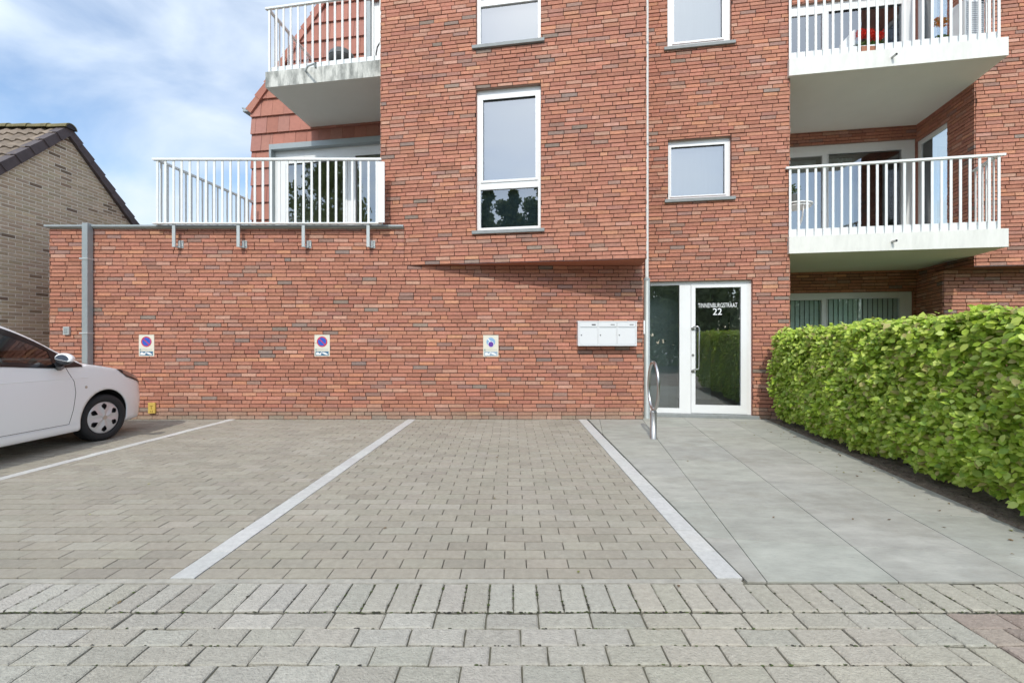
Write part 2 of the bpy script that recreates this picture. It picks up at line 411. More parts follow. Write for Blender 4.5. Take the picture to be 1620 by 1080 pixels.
# street pavers: a header course, then running bond
st = MB()
def street_tone(x, y):
    r = random.random()
    if x > 1.84 and y < 2.11 and x != 1.9: b = [(.26, .205, .172), (.31, .255, .215), (.27, .225, .19), (.34, .285, .24)][int(r*4)]
    elif x > .15+(y-1.6)*.6 and r < .85: b = (.385, .362, .30)
    else: b = [(.385, .370, .320), (.36, .345, .296), (.405, .390, .340), (.372, .355, .303)][int(r*4)]
    return jit(b, .06, .012)
x = -9.0
while x < 9.0:
    paver(st, [(x, 2.112), (x+.1185, 2.112), (x+.1185, 2.360), (x, 2.360)], .0070, street_tone(min(x, 1.9), 2.2), bev=.006, tilt=.002, lift=.0025, rough=.0012); x += .1185
y = 2.100; row = 0
while y > -3.2:
    off = (Lp/2 if row % 2 else 0)+random.uniform(-.02, .02); x = -9+off; y0 = y-.112
    while x < 9.0:
        l = Lp*random.uniform(.985, 1.015); P = [(x, y0), (x+l, y0), (x+l, y), (x, y)]
        for z2 in (((-1, 0, 1.868),), ((1, 0, -2.0),)):
            Q = P
            for a, b, c in z2:
                if Q: Q = clip_poly(Q, a, b, c)
            if len(Q) > 2: paver(st, Q, .0072, street_tone(x if z2[0][0] < 0 and x < 1.8 else (2.5 if z2[0][0] > 0 else 1.7), y), bev=.006, tilt=.0025, lift=.0025, rough=.0012)
        x += l
    row += 1; y -= .1125
y = 2.105
while y > -3.2:                     # lengthwise edging course at the right
    paver(st, [(1.868, y-.236), (2.0, y-.236), (2.0, y), (1.868, y)], .009, jit((.375, .355, .295), .05), bev=.006, tilt=.002, rough=.0012); y -= .236
st.build('street_pavement', M_STREET, kind='structure')
sd = MB(); sd.face([(-12, -6, -.0105), (9, -6, -.0105), (9, 2.40, -.0105), (-12, 2.40, -.0105)]); sd.build('joint_sand', M_SAND, kind='structure')
sd = MB(); sd.box((-12, 2.361, -.03), (1.2, 2.402, -.002)); sd.build('kerb_strip', mat('kerb_mortar', (.36, .345, .30, 1), .9, var=.2, scale=12, bump=.5), kind='structure')
sd = MB(); sd.face([(-12, 2.403, -.013), (4.6, 2.403, -.013), (4.6, 12, -.013), (-12, 12, -.013)]); sd.build('sand_bed', mat('bed_sand', (.055, .048, .038, 1), .95, var=.3, scale=14), kind='structure')
rd = MB(); rd.face([(-60, -40, -.02), (60, -40, -.02), (60, -3.2, -.02), (-60, -3.2, -.02)]); rd.build('road', mat('asphalt', (.10, .10, .098, 1), .9, var=.2, scale=30), kind='structure')
# moss in the wide joints
ms = MB()
for k in range(3200):
    x = random.uniform(-4.5, 4); y = 2.106 if random.random() < .35 else 2.1-.1125*random.randint(0, 6) if random.random() < .6 else random.uniform(2.12, 2.35)
    if y > 2.11: x = -9.0+.1185*round((x+9)/.1185)
    y += random.uniform(-.004, .004); r = random.uniform(.003, .0085); n = 6; h = random.uniform(-.004, .0)
    if random.random() < .45+.4*math.sin(x*2.3+y*5): continue
    c = jit(random.choice([(.07, .10, .022), (.06, .065, .03), (.045, .04, .03)]), .3)
    ms.face([(x+r*math.cos(i*6.283/n)*random.uniform(.6, 1.5), y+r*math.sin(i*6.283/n)*.8, h) for i in range(n)], 0, c)
ms.build('moss', mat('moss', (0,0,0,1), .95, attr='col', bump=.8, bscale=300), kind='stuff')
# bluestone path
sb = MB(); ang = math.atan(.155); ca, sa = math.cos(ang), math.sin(ang)
G0 = (1.337, 2.42)
def slab_uv(u, v): return (G0[0]+u*ca+v*sa, G0[1]-u*sa+v*ca)
for i in range(-2, 8):
    for j in range(-3, 11):
        u, v = i*.68, j*.655+.47
        P = [slab_uv(u, v), slab_uv(u+.68, v), slab_uv(u+.68, v+.655), slab_uv(u, v+.655)]
        P = clip_poly(P, 1, 0, -1.226)
        for a, b, c in ((0, 1, -2.372), (0, -1, 7.75), (-1, .165, 3.41-.165*3.17)):
            if P: P = clip_poly(P, a, b, c)
        if len(P) > 2: paver(sb, P, .0046, jit((.365, .366, .325), .05, .012), bev=.0015, tilt=.0005, lift=.0006)
sb.build('stone_path', M_SLAB, kind='structure')
so = MB(); G = []
for j in range(60):
    y = 2.0+j*.105; row_ = []
    for i in range(28):
        xb = 3.41+.165*(y-3.17); x = xb+i*.045
        row_.append((x, y, -.012+(0 if i < 1 else random.uniform(.0, .028)) + .02*math.sin(i*.2)))
    G.append(row_)
so.grid(G); so.build('soil', mat('soil', (.16, .13, .098, 1), .95, var=.5, scale=18, bump=1, bscale=70), kind='structure')
cl = MB()
for k in range(900):
    y = random.uniform(2.4, 7.2); x = 3.41+.165*(y-3.17)+abs(random.gauss(0, .16))-.01; r = random.uniform(.004, .014)
    z = random.uniform(0, .02); c = jit((.14, .11, .085), .35)
    a = [Vector((random.uniform(-1, 1), random.uniform(-1, 1), random.uniform(-.2, 1))).normalized()*r for _ in range(4)]
    for q in ((0,1,2),(0,2,3),(0,3,1),(1,3,2)): cl.face([Vector((x, y, z))+a[t] for t in q], 0, c)
cl.build('soil_crumbs', mat('crumbs', (0,0,0,1), .95, attr='col'), kind='stuff')
fl = MB()
for k in range(150):
    q = random.random()
    if q < .35: x = random.uniform(-7, 2); y = 7.28-abs(random.gauss(0, .05))
    elif q < .75: y = random.uniform(2.6, 7); x = 3.36+.165*(y-3.17)-abs(random.gauss(0, .25))
    else: x = random.uniform(-4, 4); y = random.uniform(1.7, 7)
    r = random.uniform(.006, .016); a = random.uniform(0, 6.28); c = jit(random.choice([(.20, .15, .06), (.14, .09, .045), (.24, .24, .07)]), .3)
    P = [(x+r*m_*math.cos(a+t), y+r*m_*.9*math.sin(a+t), .003+random.uniform(0, .007)) for t, m_ in ((0, 1.3), (1.1, .65), (2.1, .6), (3.14, 1.1), (4.1, .6), (5.2, .65))]
    fl.face(P, 0, c)
fl.build('fallen_leaves', mat('dead_leaf', (0,0,0,1), .8, attr='col'), kind='stuff')
lw = MB(); lw.face([(4.9, 1, -.004), (30, 1, -.004), (30, 30, -.004), (4.9, 30, -.004)]); lw.build('lawn', mat('lawn', (.09, .13, .035, 1), .95, var=.4, scale=20, bump=.8), kind='structure')

# ================================================================== APARTMENT BUILDING
BLD = thing('apartment_building', 'red brick apartment building with white balconies, glass entrance door and tile clad gable', 'building', (0, 7.5, 0))
TAN = .168
WA = Wall(-7.42, 7.32, 0)
WB = Wall(-1.73, 7.32, TAN)
WC = Wall(2.35, 7.62, TAN)
WR = Wall(7.87, 8.85, TAN)
WG = Wall(-5.45, 9.60, TAN)
ZTOP = 8.9
def X2u(W, X): return (X-W.X0)/W.e[0]
def part(mb, name, mats, par=None, bevel=0, **k): return mb.build(name, mats, par or BLD, bevel, **k)

def window(W, a0, a1, b0, b1, panes, parent=None, depth=.055, fr=.045, setback=.05, sill=True, backing=None, glass=None, name='window', frame_mat=None, deep=.06):
    """frame mesh with panes (list of (u0,u1,z0,z1,border)); every border is a sash"""
    mb = MB(); w0 = -setback-depth; w1 = -setback
    holes = [(p[0], p[1], p[2], p[3]) for p in panes]
    us = sorted({a0, a1, *[x for h in holes for x in h[:2]]}); zs = sorted({b0, b1, *[x for h in holes for x in h[2:]]})
    for i in range(len(us)-1):
        for j in range(len(zs)-1):
            cu, cz = (us[i]+us[i+1])/2, (zs[j]+zs[j+1])/2
            if any(h[0] < cu < h[1] and h[2] < cz < h[3] for h in holes): continue
            mb.face([W.P(us[i], w1, zs[j]), W.P(us[i+1], w1, zs[j]), W.P(us[i+1], w1, zs[j+1]), W.P(us[i], w1, zs[j+1])])
    for h in holes:
        p0, p1, q0, q1 = h
        for A, B in (((p0, q0), (p1, q0)), ((p1, q0), (p1, q1)), ((p1, q1), (p0, q1)), ((p0, q1), (p0, q0))):
            mb.face([W.P(A[0], w1, A[1]), W.P(B[0], w1, B[1]), W.P(B[0], w0, B[1]), W.P(A[0], w0, A[1])])
    for A, B in (((a0, b0), (a1, b0)), ((a1, b0), (a1, b1)), ((a1, b1), (a0, b1)), ((a0, b1), (a0, b0))):
        mb.face([W.P(A[0], w1, A[1]), W.P(B[0], w1, B[1]), W.P(B[0], w0, B[1]), W.P(A[0], w0, A[1])])
    for p in panes:                                             # raised sash profile
        s = p[4] if len(p) > 4 else 0
        if s:
            o = [(p[0]-s, p[2]-s), (p[1]+s, p[2]-s), (p[1]+s, p[3]+s), (p[0]-s, p[3]+s)]; i_ = [(p[0], p[2]), (p[1], p[2]), (p[1], p[3]), (p[0], p[3])]
            hgt = .014
            for k in range(4):
                k2 = (k+1) % 4
                mb.face([W.P(o[k][0], w1+hgt, o[k][1]), W.P(o[k2][0], w1+hgt, o[k2][1]), W.P(i_[k2][0], w1+hgt, i_[k2][1]), W.P(i_[k][0], w1+hgt, i_[k][1])])
                mb.face([W.P(o[k][0], w1, o[k][1]), W.P(o[k2][0], w1, o[k2][1]), W.P(o[k2][0], w1+hgt, o[k2][1]), W.P(o[k][0], w1+hgt, o[k][1])])
                mb.face([W.P(i_[k][0], w1+hgt, i_[k][1]), W.P(i_[k2][0], w1+hgt, i_[k2][1]), W.P(i_[k2][0], w1-.03, i_[k2][1]), W.P(i_[k][0], w1-.03, i_[k][1])])
    fo = part(mb, name, frame_mat or M_WHITE, parent)
    for p in panes:
        q = MB(); q.face([W.P(p[0]-.005, w1-.028, p[2]-.005), W.P(p[1]+.005, w1-.028, p[2]-.005), W.P(p[1]+.005, w1-.028, p[3]+.005), W.P(p[0]-.005, w1-.028, p[3]+.005)])
        gm = p[5] if len(p) > 5 and p[5] else (glass or M_GLASS)
        q.build('pane', gm, fo)
    if backing:
        q = MB(); q.face([W.P(a0+.02, w0-deep, b0+.02), W.P(a1-.02, w0-deep, b0+.02), W.P(a1-.02, w0-deep, b1-.02), W.P(a0+.02, w0-deep, b1-.02)])
        q.build('blind', backing, fo)
    if sill:
        q = MB(); q.box((a0-.06, -setback+.0, b0-.055), (a1+.06, .055, b0-.004), 0, T=W.P); q.build('sill', M_SILL, fo, .004)
    return fo
def room(W, a0, a1, b0, b1, dep, m, parent=None, w=-.14, name='room', floor=None):
    mb = MB(); f = lambda u, ww, z: W.P(u, ww, z); w2 = w-dep
    mb.face([f(a0, w2, b0), f(a1, w2, b0), f(a1, w2, b1), f(a0, w2, b1)])
    mb.face([f(a0, w, b0), f(a0, w2, b0), f(a0, w2, b1), f(a0, w, b1)])
    mb.face([f(a1, w, b0), f(a1, w2, b0), f(a1, w2, b1), f(a1, w, b1)])
    mb.face([f(a0, w, b1), f(a1, w, b1), f(a1, w2, b1), f(a0, w2, b1)])
    mb.face([f(a0, w, b0), f(a1, w, b0), f(a1, w2, b0), f(a0, w2, b0)], 1 if floor else 0)
    return part(mb, name, [m, floor] if floor else [m], parent)

# --- wall A, one storey, with the low roof terrace
uj = -1.73+7.42
mb = MB(); brick_face(mb, WA, 0, 2.10+7.42, 0, 3.06, holes=[(uj, 20, 2.47, 9)])
LA = Line((-7.42, 10.5), (-7.42, 7.32)); brick_face(mb, LA, 0, LA.len+.01, 0, 3.06)
LA2 = Line((2.10, 7.32), (2.10+.12, 7.32+.75)); brick_face(mb, LA2, -.01, LA2.len, 0, 2.47)
part(mb, 'wall', [M_BRICK, M_MORTAR])
mb = MB(); mb.box((-7.47, 7.255, 3.078), (-1.735, 7.36, 3.11)); mb.box((-7.47, 7.36, 3.078), (-7.36, 10.5, 3.108))
cp = part(mb, 'coping', M_GREY, bevel=.003)
mb = MB(); mb.box((-7.43, 7.29, 3.058), (-1.74, 7.34, 3.076)); mb.build('flashing', mat('cream_strip', (.50, .47, .40, 1), .7), cp)
mb = MB(); mb.box((-7.36, 7.36, 2.9), (-2.1, 10.5, 3.085)); part(mb, 'terrace_floor', mat('roof_felt', (.22, .22, .21, 1), .9, var=.1))

# --- wall B, the turned bay above
ub0 = X2u(WB, -2.12); ub1 = X2u(WB, 1.966)
w1a, w1b = WB.u(753.5), WB.u(855.5)
win1 = (w1a, w1b, 2.975, 5.19); sh = 2.885
win2 = (w1a, w1b, 2.975+sh, 5.19+sh)
mb = MB(); brick_face(mb, WB, ub0, ub1, 2.47, ZTOP, holes=[(-5, 0.0, 0, 3.06)], openings=[win1, win2], reveal=.10)
pB = WB.P(ub1, 0, 0); bk = (WB.P(ub1, -1.0, 0)); LB = Line(pB[:2], bk[:2]); brick_face(mb, LB, -.01, LB.len, 2.47, ZTOP)
pL = WB.P(ub0, 0, 0); bl = WB.P(ub0, -2.2, 0); LL = Line(bl[:2], pL[:2]); brick_face(mb, LL, 0, LL.len+.01, 3.06, ZTOP)
P0, P1, P2, P3 = WB.P(0, .008, 2.468), WB.P(ub1+.008, .008, 2.468), WB.P(ub1+.008, -1.1, 2.468), WB.P(0, -.3, 2.468)
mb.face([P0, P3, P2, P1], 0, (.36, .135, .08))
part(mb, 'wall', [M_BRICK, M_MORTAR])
M_BLIND = mat('grey_blind', (.40, .38, .345, 1), .8, var=.05, scale=1.5)
M_BLINDD = mat('dark_blind', (.10, .13, .14, 1), .8)
for (a, b, c, d) in (win1, win2):
    zr = c+.715
    window(WB, a, b, c, d, [(WB.u(763), WB.u(846.5), zr+.085, d-.15, .035, M_GLASSB), (WB.u(759), WB.u(850.5), c+.06, zr-.055, 0, M_GLASSB if c > 4 else None)], setback=.06, backing=M_BLIND if c > 4 else None)
# lower pane of the first window has a teal backing painted in for its reflection; upper pane has a pale film
q = MB(); zr = win1[2]+.715
q.face([WB.P(w1a+.03, -.17, zr), WB.P(w1b-.03, -.17, zr), WB.P(w1b-.03, -.17, win1[3]-.02), WB.P(w1a+.03, -.17, win1[3]-.02)]); part(q, 'blind', M_BLIND)
q = MB(); q.face([WB.P(w1a+.03, -.19, 2.9), WB.P(w1b-.03, -.19, 2.9), WB.P(w1b-.03, -.19, zr), WB.P(w1a+.03, -.19, zr)]); part(q, 'teal_backing', mat('reflection_teal', (.11, .165, .185, 1), .9))

# --- wall C with the entrance
uc0 = X2u(WC, 1.98); uc1 = X2u(WC, 4.425)
wc1 = (WC.u(1057), WC.u(1156.5), 3.605, 4.59)
wc2 = (WC.u(1056), WC.u(1156.5), 6.13, 7.3)
dor = (WC.u(1026.5), WC.u(1190), 0.0, 2.245)
mb = MB(); brick_face(mb, WC, uc0, uc1, 0, ZTOP, openings=[wc1, wc2, dor], reveal=.09)
pC = WC.P(uc1, 0, 0); bC = WC.P(uc1, -2.0, 0); LCc = Line(pC[:2], bC[:2]); brick_face(mb, LCc, -.01, LCc.len, 0, ZTOP)
part(mb, 'wall', [M_BRICK, M_MORTAR])
a, b, c, d = wc1
M_CURT = mat('pale_curtain', (.46, .47, .46, 1), .8, var=.06, scale=4, stretch=(6, 6, .3))
window(WC, a, b, c, d, [(WC.u(1062.5), WC.u(1147.5), c+.07, d-.10, .02, M_GLASSB)], setback=.055, backing=M_CURT)
a, b, c, d = wc2
window(WC, a, b, c, d, [(WC.u(1067), WC.u(1143.5), c+.11, d-.08, .03, M_GLASSB)], setback=.055, backing=M_CURT)
# entrance: fixed side light, door leaf
a, b, c, d = dor; zb = .055
fr = window(WC, a, b, zb, d, [(WC.u(1026.5)+.02, WC.u(1076), .135, d-.055, 0, M_DOORG), (WC.u(1094), WC.u(1184), zb+.012, d-.055, 0, M_DOORG)], setback=.05, sill=False, name='door_frame')
for ch in list(fr.children)[1:]: bpy.data.objects.remove(ch)
# door leaf
dl = MB(); W = WC; w1 = -.045; w0 = -.10
du0, du1, dz0, dz1 = WC.u(1094)+.004, WC.u(1184)-.004, zb+.012, d-.058
gu0, gu1 = WC.u(1101), WC.u(1173.5); gz0 = WC.z(1137, 641.5); gz1 = WC.z(1137, 454)
for (p0, p1, q0, q1) in ((du0, gu0, dz0, dz1), (gu1, du1, dz0, dz1), (gu0, gu1, dz0, gz0), (gu0, gu1, gz1, dz1)):
    dl.box((p0, w0, q0), (p1, w1+.006, q1), T=W.P)
leaf = part(dl, 'entrance_door', M_WHITE)
q = MB(); q.face([W.P(gu0, -.072, gz0), W.P(gu1, -.072, gz0), W.P(gu1, -.072, gz1), W.P(gu0, -.072, gz1)]); q.build('pane', M_DOORG, leaf)
# handle and lock
hb = MB(); uh = WC.u(1105.5); um = WC.u(1097); z0h, z1h = WC.z(1105, 584), WC.z(1105, 516.5)
pts = [(um, -.04, z1h-.03), (um, .0, z1h-.01), (um+.02, .02, z1h), (uh-.02, .03, z1h), (uh, .03, z1h-.03), (uh, .03, (z0h+z1h)/2), (uh, .03, z0h+.03), (uh-.02, .03, z0h), (um+.02, .02, z0h), (um, 0, z0h-.01), (um, -.04, z0h-.03)]
hb.tube([W.P(*p) for p in pts], .011, 10); hb.tube([W.P(um, -.038, z1h-.035), W.P(um, -.03, z1h-.035)], .028, 14); hb.tube([W.P(um, -.038, z0h-.035), W.P(um, -.03, z0h-.035)], .028, 14)
hb.build('door_handle', M_STEEL, leaf)
hb = MB(); zl = WC.z(1096, 561.5)
hb.tube([W.P(um, -.04, zl), W.P(um, -.026, zl)], .019, 14); hb.build('lock', M_POST, leaf)
hb = MB(); hb.box((um-.004, -.0262, zl-.006), (um+.004, -.0245, zl+.006), T=W.P); hb.build('keyhole', M_BLACK, leaf)
def text_mesh(body, W, uc, zc, w, width, name, m, parent, height=None, bold=.012):
    cu = bpy.data.curves.new(name, 'FONT'); cu.body = body; cu.align_x = 'CENTER'; cu.align_y = 'CENTER'; cu.size = 1; cu.offset = bold
    o = bpy.data.objects.new(name, cu); COL.objects.link(o)
    bpy.context.view_layer.update(); dg = bpy.context.evaluated_depsgraph_get()
    me = bpy.data.meshes.new_from_object(o.evaluated_get(dg)); bpy.data.objects.remove(o)
    xs = [v.co.x for v in me.vertices]; ys = [v.co.y for v in me.vertices]
    k = width/(max(xs)-min(xs)); ky = k if height is None else height/(max(ys)-min(ys)); mx_, my_ = (max(xs)+min(xs))/2, (max(ys)+min(ys))/2
    mb = MB()
    for p in me.polygons: mb.face([W.P(uc+(me.vertices[i].co.x-mx_)*k, w, zc+(me.vertices[i].co.y-my_)*ky) for i in p.vertices])
    bpy.data.meshes.remove(me)
    return mb.build(name, m, parent)
M_LET = mat('white_vinyl', (.8, .82, .82, 1), .5)
text_mesh('TINNENBURGSTRAAT', WC, WC.u(1137.2), WC.z(1137, 482.3), -.069, WC.u(1168.6)-WC.u(1105.8), 'lettering', M_LET, leaf, height=.074, bold=.0)
text_mesh('22', WC, WC.u(1136.8), WC.z(1137, 492.3), -.069, WC.u(1144)-WC.u(1129.5), 'lettering', M_LET, leaf, height=.11, bold=.008)
# threshold stone
mb = MB(); mb.box((WC.u(1035), -.12, .0), (WC.u(1200), .05, .052), T=WC.P); part(mb, 'threshold', M_SILL, bevel=.004)
# hallway
M_HALL = mat('hall_plaster', (.70, .74, .70, 1), .9)
room(WC, a-.05, b-.03, .02, 2.6, 2.3, M_HALL, w=-.13, name='hallway', floor=mat('hall_floor', (.12, .13, .13, 1), .4))
mb = MB(); M_PAN = mat('grey_panel', (.48, .56, .57, 1), .6)
ua, ubb = a-.03, WC.u(1080)
mb.box((ua, -.62, .02), (ubb+.03, -.58, 2.5), T=WC.P); part(mb, 'inner_panel', M_PAN)
mb = MB(); mb.box((WC.u(1031), -.575, .1), (WC.u(1066), -.565, 2.02), T=WC.P); ip = part(mb, 'inner_panel', mat('grey_panel_door', (.52, .60, .61, 1), .6), bevel=.003)
mb = MB(); mb.tube([WC.P(WC.u(1061), -.565, 1.26), WC.P(WC.u(1061), -.54, 1.26)], .012, 10); mb.build('knob', M_DKGREY, ip)
mb = MB(); pu = WC.u(1170); mb.box((b-.06, -1.65, 1.45), (b-.032, -1.05, 1.78), T=WC.P)
mb.box((b-.064, -1.60, 1.49), (b-.0605, -1.12, 1.74), 1, T=WC.P); part(mb, 'picture_frame', [M_BLACK, M_HALL])
# downpipe in the corner
mb = MB(); Xp, Yp = 2.205, 7.44
mb.tube([(Xp, Yp, 0), (Xp, Yp, 2.26), (Xp, Yp, 2.30)], [.048, .048, .030], 16)
dp = part(mb, 'downpipe', mat('zinc', (.42, .46, .45, 1), .5, metal=.3, var=.12, scale=9, stretch=(1, 1, .2)))
mb = MB(); mb.tube([(Xp, Yp, 2.29), (Xp, Yp, ZTOP-.2)], .027, 12); mb.build('upper_pipe', mat('pale_pipe', (.60, .62, .60, 1), .5), dp)
for z, r_ in ((2.245, .052), (4.45, .032), (6.1, .032)):
    mb = MB(); mb.tube([(Xp, Yp, z), (Xp, Yp, z+.03)], r_, 16); mb.build('pipe_clip', M_GREY, dp)
mb = MB(); mb.box((2.112, 7.30, 1.37), (2.135, 7.40, 1.585)); part(mb, 'doorbell_panel', M_WHITE, bevel=.004)

# --- recess with the balconies, wall E/F at the right
CR = (7.87, 8.85); CE = (7.53, 7.40); CF = (7.39, 7.80)
ur0 = X2u(WR, 4.3); g_open = (ur0+.2, WR.u(1444.5), 0.10, 2.225); f_open = (ur0+.2, WR.u(1450)-.002, 2.92, 5.19); s_open = (ur0+.2, WR.u(1450)-.002, 5.74, 8.05)
mb = MB(); brick_face(mb, WR, ur0, 0, 0, ZTOP, openings=[g_open, f_open, s_open], reveal=.06)
LO = Line(CR, CE); oz = LO.len
def lo_u(x):
    k = (x-810)/F; t = (k*CR[1]-CR[0])/((CE[0]-CR[0])-k*(CE[1]-CR[1])); return t*LO.len
ow = (0.0, lo_u(1499.5), 2.92, 5.12); ow2 = (0.0, lo_u(1499.5), 5.74, 7.98)
brick_face(mb, LO, 0, oz+.01, 2.47, ZTOP, openings=[ow, ow2], reveal=.05)
LO2 = Line(CR, CF); brick_face(mb, LO2, 0, LO2.len+.01, 0, 2.47)
WF = Wall(CF[0], CF[1], .10); brick_face(mb, WF, 0, 4.2, 0, 2.47)
part(mb, 'wall', [M_BRICK, M_MORTAR])
mb = MB(); WE = Wall(CE[0], CE[1], TAN); brick_face(mb, WE, 0, 4.2, 2.47, ZTOP)
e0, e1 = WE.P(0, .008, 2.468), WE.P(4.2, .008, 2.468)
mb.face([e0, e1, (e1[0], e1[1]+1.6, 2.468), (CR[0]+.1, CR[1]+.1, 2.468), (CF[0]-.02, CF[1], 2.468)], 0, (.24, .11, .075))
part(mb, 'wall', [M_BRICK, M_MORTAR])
def rec_windows(o, sec, blind):
    a, b, c, d = o
    zt = d-.20 if not blind else d-.14
    x2 = (1301.5, 1310.5, 1425, 1248) if blind else (1302.5, 1312, 1428, 1248)
    fo = window(WR, a, b, c, d, [(a+.06, WR.u(x2[0]), c+.10, zt, 0), (WR.u(x2[1]), WR.u(x2[2]), c+.10, zt+.015, .012)], setback=.04, sill=False, glass=M_GLASSL if blind else None)
    if blind:
        v = MB(); u = a+.05
        while u < b-.05:
            v.face([WR.P(u, -.105, c+.05), WR.P(u+.084, -.125, c+.05), WR.P(u+.084, -.125, d-.08), WR.P(u, -.105, d-.08)], 0, jit((.74, .84, .77), .04)); u += .089
        v.build('vertical_blind', mat('blind_slats', (0,0,0,1), .7, attr='col'), fo)
    return fo
rec_windows(g_open, 0, True); rec_windows(f_open, 1, False); rec_windows(s_open, 2, False)
room(WR, ur0+.1, -.05, 0.05, 2.5, 3.0, M_ROOM, w=-.12)
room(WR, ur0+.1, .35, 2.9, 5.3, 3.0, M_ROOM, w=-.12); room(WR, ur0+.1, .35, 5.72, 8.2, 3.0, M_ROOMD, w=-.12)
for o in (ow, ow2):
    a, b, c, d = o
    window(LO, a+.0, b, c, d, [(a+.07, b-.035, c+.08, d-.07, 0)], setback=.02, depth=.05, sill=False, glass=M_GLASSL)
# curtains inside the first floor window
mb = MB(); n = 34; u0c, u1c = WR.u(1313), WR.u(1362)
G = [[WR.P(u0c+(u1c-u0c)*i/n, -.24+.02*math.sin(i*1.3), z) for i in range(n+1)] for z in (2.95, 4.98)]
mb.grid(G); part(mb, 'curtain', mat('voile', (.42, .45, .48, 1), .9))
mb = MB(); u0c, u1c = ur0+.22, WR.u(1300)
G = [[WR.P(u0c+(u1c-u0c)*i/n, -.24+.02*math.sin(i*1.1), z) for i in range(n+1)] for z in (2.95, 4.98)]
mb.grid(G); part(mb, 'curtain', MATS['voile'])

def balcony(A, B, Bk, Ak, z0, z1, spout, stain=False, parent=None):
    """slab with front edge A-B, back edge Ak-Bk"""
    mb = MB(); P = [A, B, Bk, Ak]
    lo = [(p[0], p[1], z0) for p in P]; hi = [(p[0], p[1], z1) for p in P]
    mb.face(lo[::-1], 1); mb.face(hi, 0)
    for k in range(4):
        k2 = (k+1) % 4; mb.face([lo[k], lo[k2], hi[k2], hi[k]], 0)
    # drip groove strip under the front edge
    m = [M_CONC_ST if stain else M_CONC, M_SOFFIT]
    o = part(mb, 'balcony', m, bevel=.006)
    if spout:
        s, (dx, dy, dz), r = spout; q = MB()
        x = A[0]+(B[0]-A[0])*s; y = A[1]+(B[1]-A[1])*s; z = z0+(z1-z0)*.55
        q.tube([(x, y+.03, z), (x+dx, y-dy, z+dz)], r, 12, caps=False); q.tube([(x, y+.03, z), (x+dx*.98, y-dy*.98, z+dz*.98)], r*.8, 12, 1)
        q.build('drain_spout', [M_POST, M_BLACK], o)
    return o
def conc_stained():
    m = mat('stained_concrete', (.62, .62, .57, 1), .85, var=.07, scale=8, bump=.2, bscale=80)
    n = m.node_tree.nodes; l = m.node_tree.links; p = n['Principled BSDF']; src = p.inputs['Base Color'].links[0].from_socket
    t = n.new('ShaderNodeTexCoord'); mpn = n.new('ShaderNodeMapping'); mpn.inputs['Scale'].default_value = (3.6, 3.6, 1.1)
    z = n.new('ShaderNodeTexNoise'); z.inputs['Scale'].default_value = 2.6; z.inputs['Detail'].default_value = 7; z.inputs['Roughness'].default_value = .65
    r = n.new('ShaderNodeMapRange'); r.inputs['From Min'].default_value = .40; r.inputs['From Max'].default_value = .64
    x = n.new('ShaderNodeMix'); x.data_type = 'RGBA'; x.inputs['B'].default_value = (.115, .125, .115, 1)
    l.new(t.outputs['Object'], mpn.inputs[0]); l.new(mpn.outputs[0], z.inputs['Vector']); l.new(z.outputs[0], r.inputs[0])
    mu = n.new('ShaderNodeMath'); mu.operation = 'MULTIPLY'; mu.inputs[1].default_value = .8; l.new(r.outputs[0], mu.inputs[0])
    l.new(mu.outputs[0], x.inputs['Factor']); l.new(src, x.inputs['A']); l.new(x.outputs['Result'], p.inputs['Base Color'])
    return m
M_CONC_ST = conc_stained()

def railing(A, B, zb, zt, n, first=0., last=None, parent=None, brackets=(), over=.03, bw=.034, bd=.012, bottom=True, zstart=None, rail_h=.035, rail_w=.05, out=0., skirt=None):
    W = Line(A, B); Ln = W.len; last = Ln if last is None else last
    mb = MB(); mb.box((-over, -rail_w/2+out, zt-rail_h), (Ln+over, rail_w/2+out, zt), T=W.P)
    if bottom: mb.box((-over, -.028, zb), (Ln+over, .028, zb+.022), T=W.P)
    r = part(mb, 'railing', M_RAIL, bevel=.003)
    proto = None; z0 = zstart if zstart is not None else zb+.022
    for k in range(n):
        u = first+(last-first)*k/(n-1) if n > 1 else first
        if proto is None:
            q = MB(); q.box((-bw/2, -bd/2, z0), (bw/2, bd/2, zt-rail_h), T=lambda a, b, c: (W.e[0]*a+W.n[0]*b, W.e[1]*a+W.n[1]*b, c))
            proto = q.build('baluster', M_RAIL, r, local=1); o = proto
        else:
            o = proto.copy(); COL.objects.link(o); o.parent = r
        p = W.P(u, 0, 0); o.location = (p[0], p[1], 0)
    if skirt:
        q = MB(); q.box((0, -.05, skirt[0]), (Ln, -.03, skirt[1]), T=W.P); q.build('skirting_board', M_WHITE, r)
    for u in brackets:
        q = MB(); q.box((u-.03, -.010, zb-.36), (u+.018, .006, zb), T=W.P); q.box((u+.018, -.10, zb-.36), (u+.045, -.06, zb-.25), T=W.P); q.box((u-.02, -.10, zb-.36), (u+.018, -.01, zb-.34), T=W.P)
        q.box((u+.0, -.11, zb-.36), (u+.075, -.095, zb-.24), T=W.P)
        for (du, dz) in ((.035, -.34), (.06, -.34), (.035, -.26), (.06, -.26)):
            q.tube([W.P(u+du, -.096, zb+dz), W.P(u+du, -.088, zb+dz)], .006, 8, 1)
        q.build('bracket', [M_LTGREY, M_DKGREY], r)
    return r
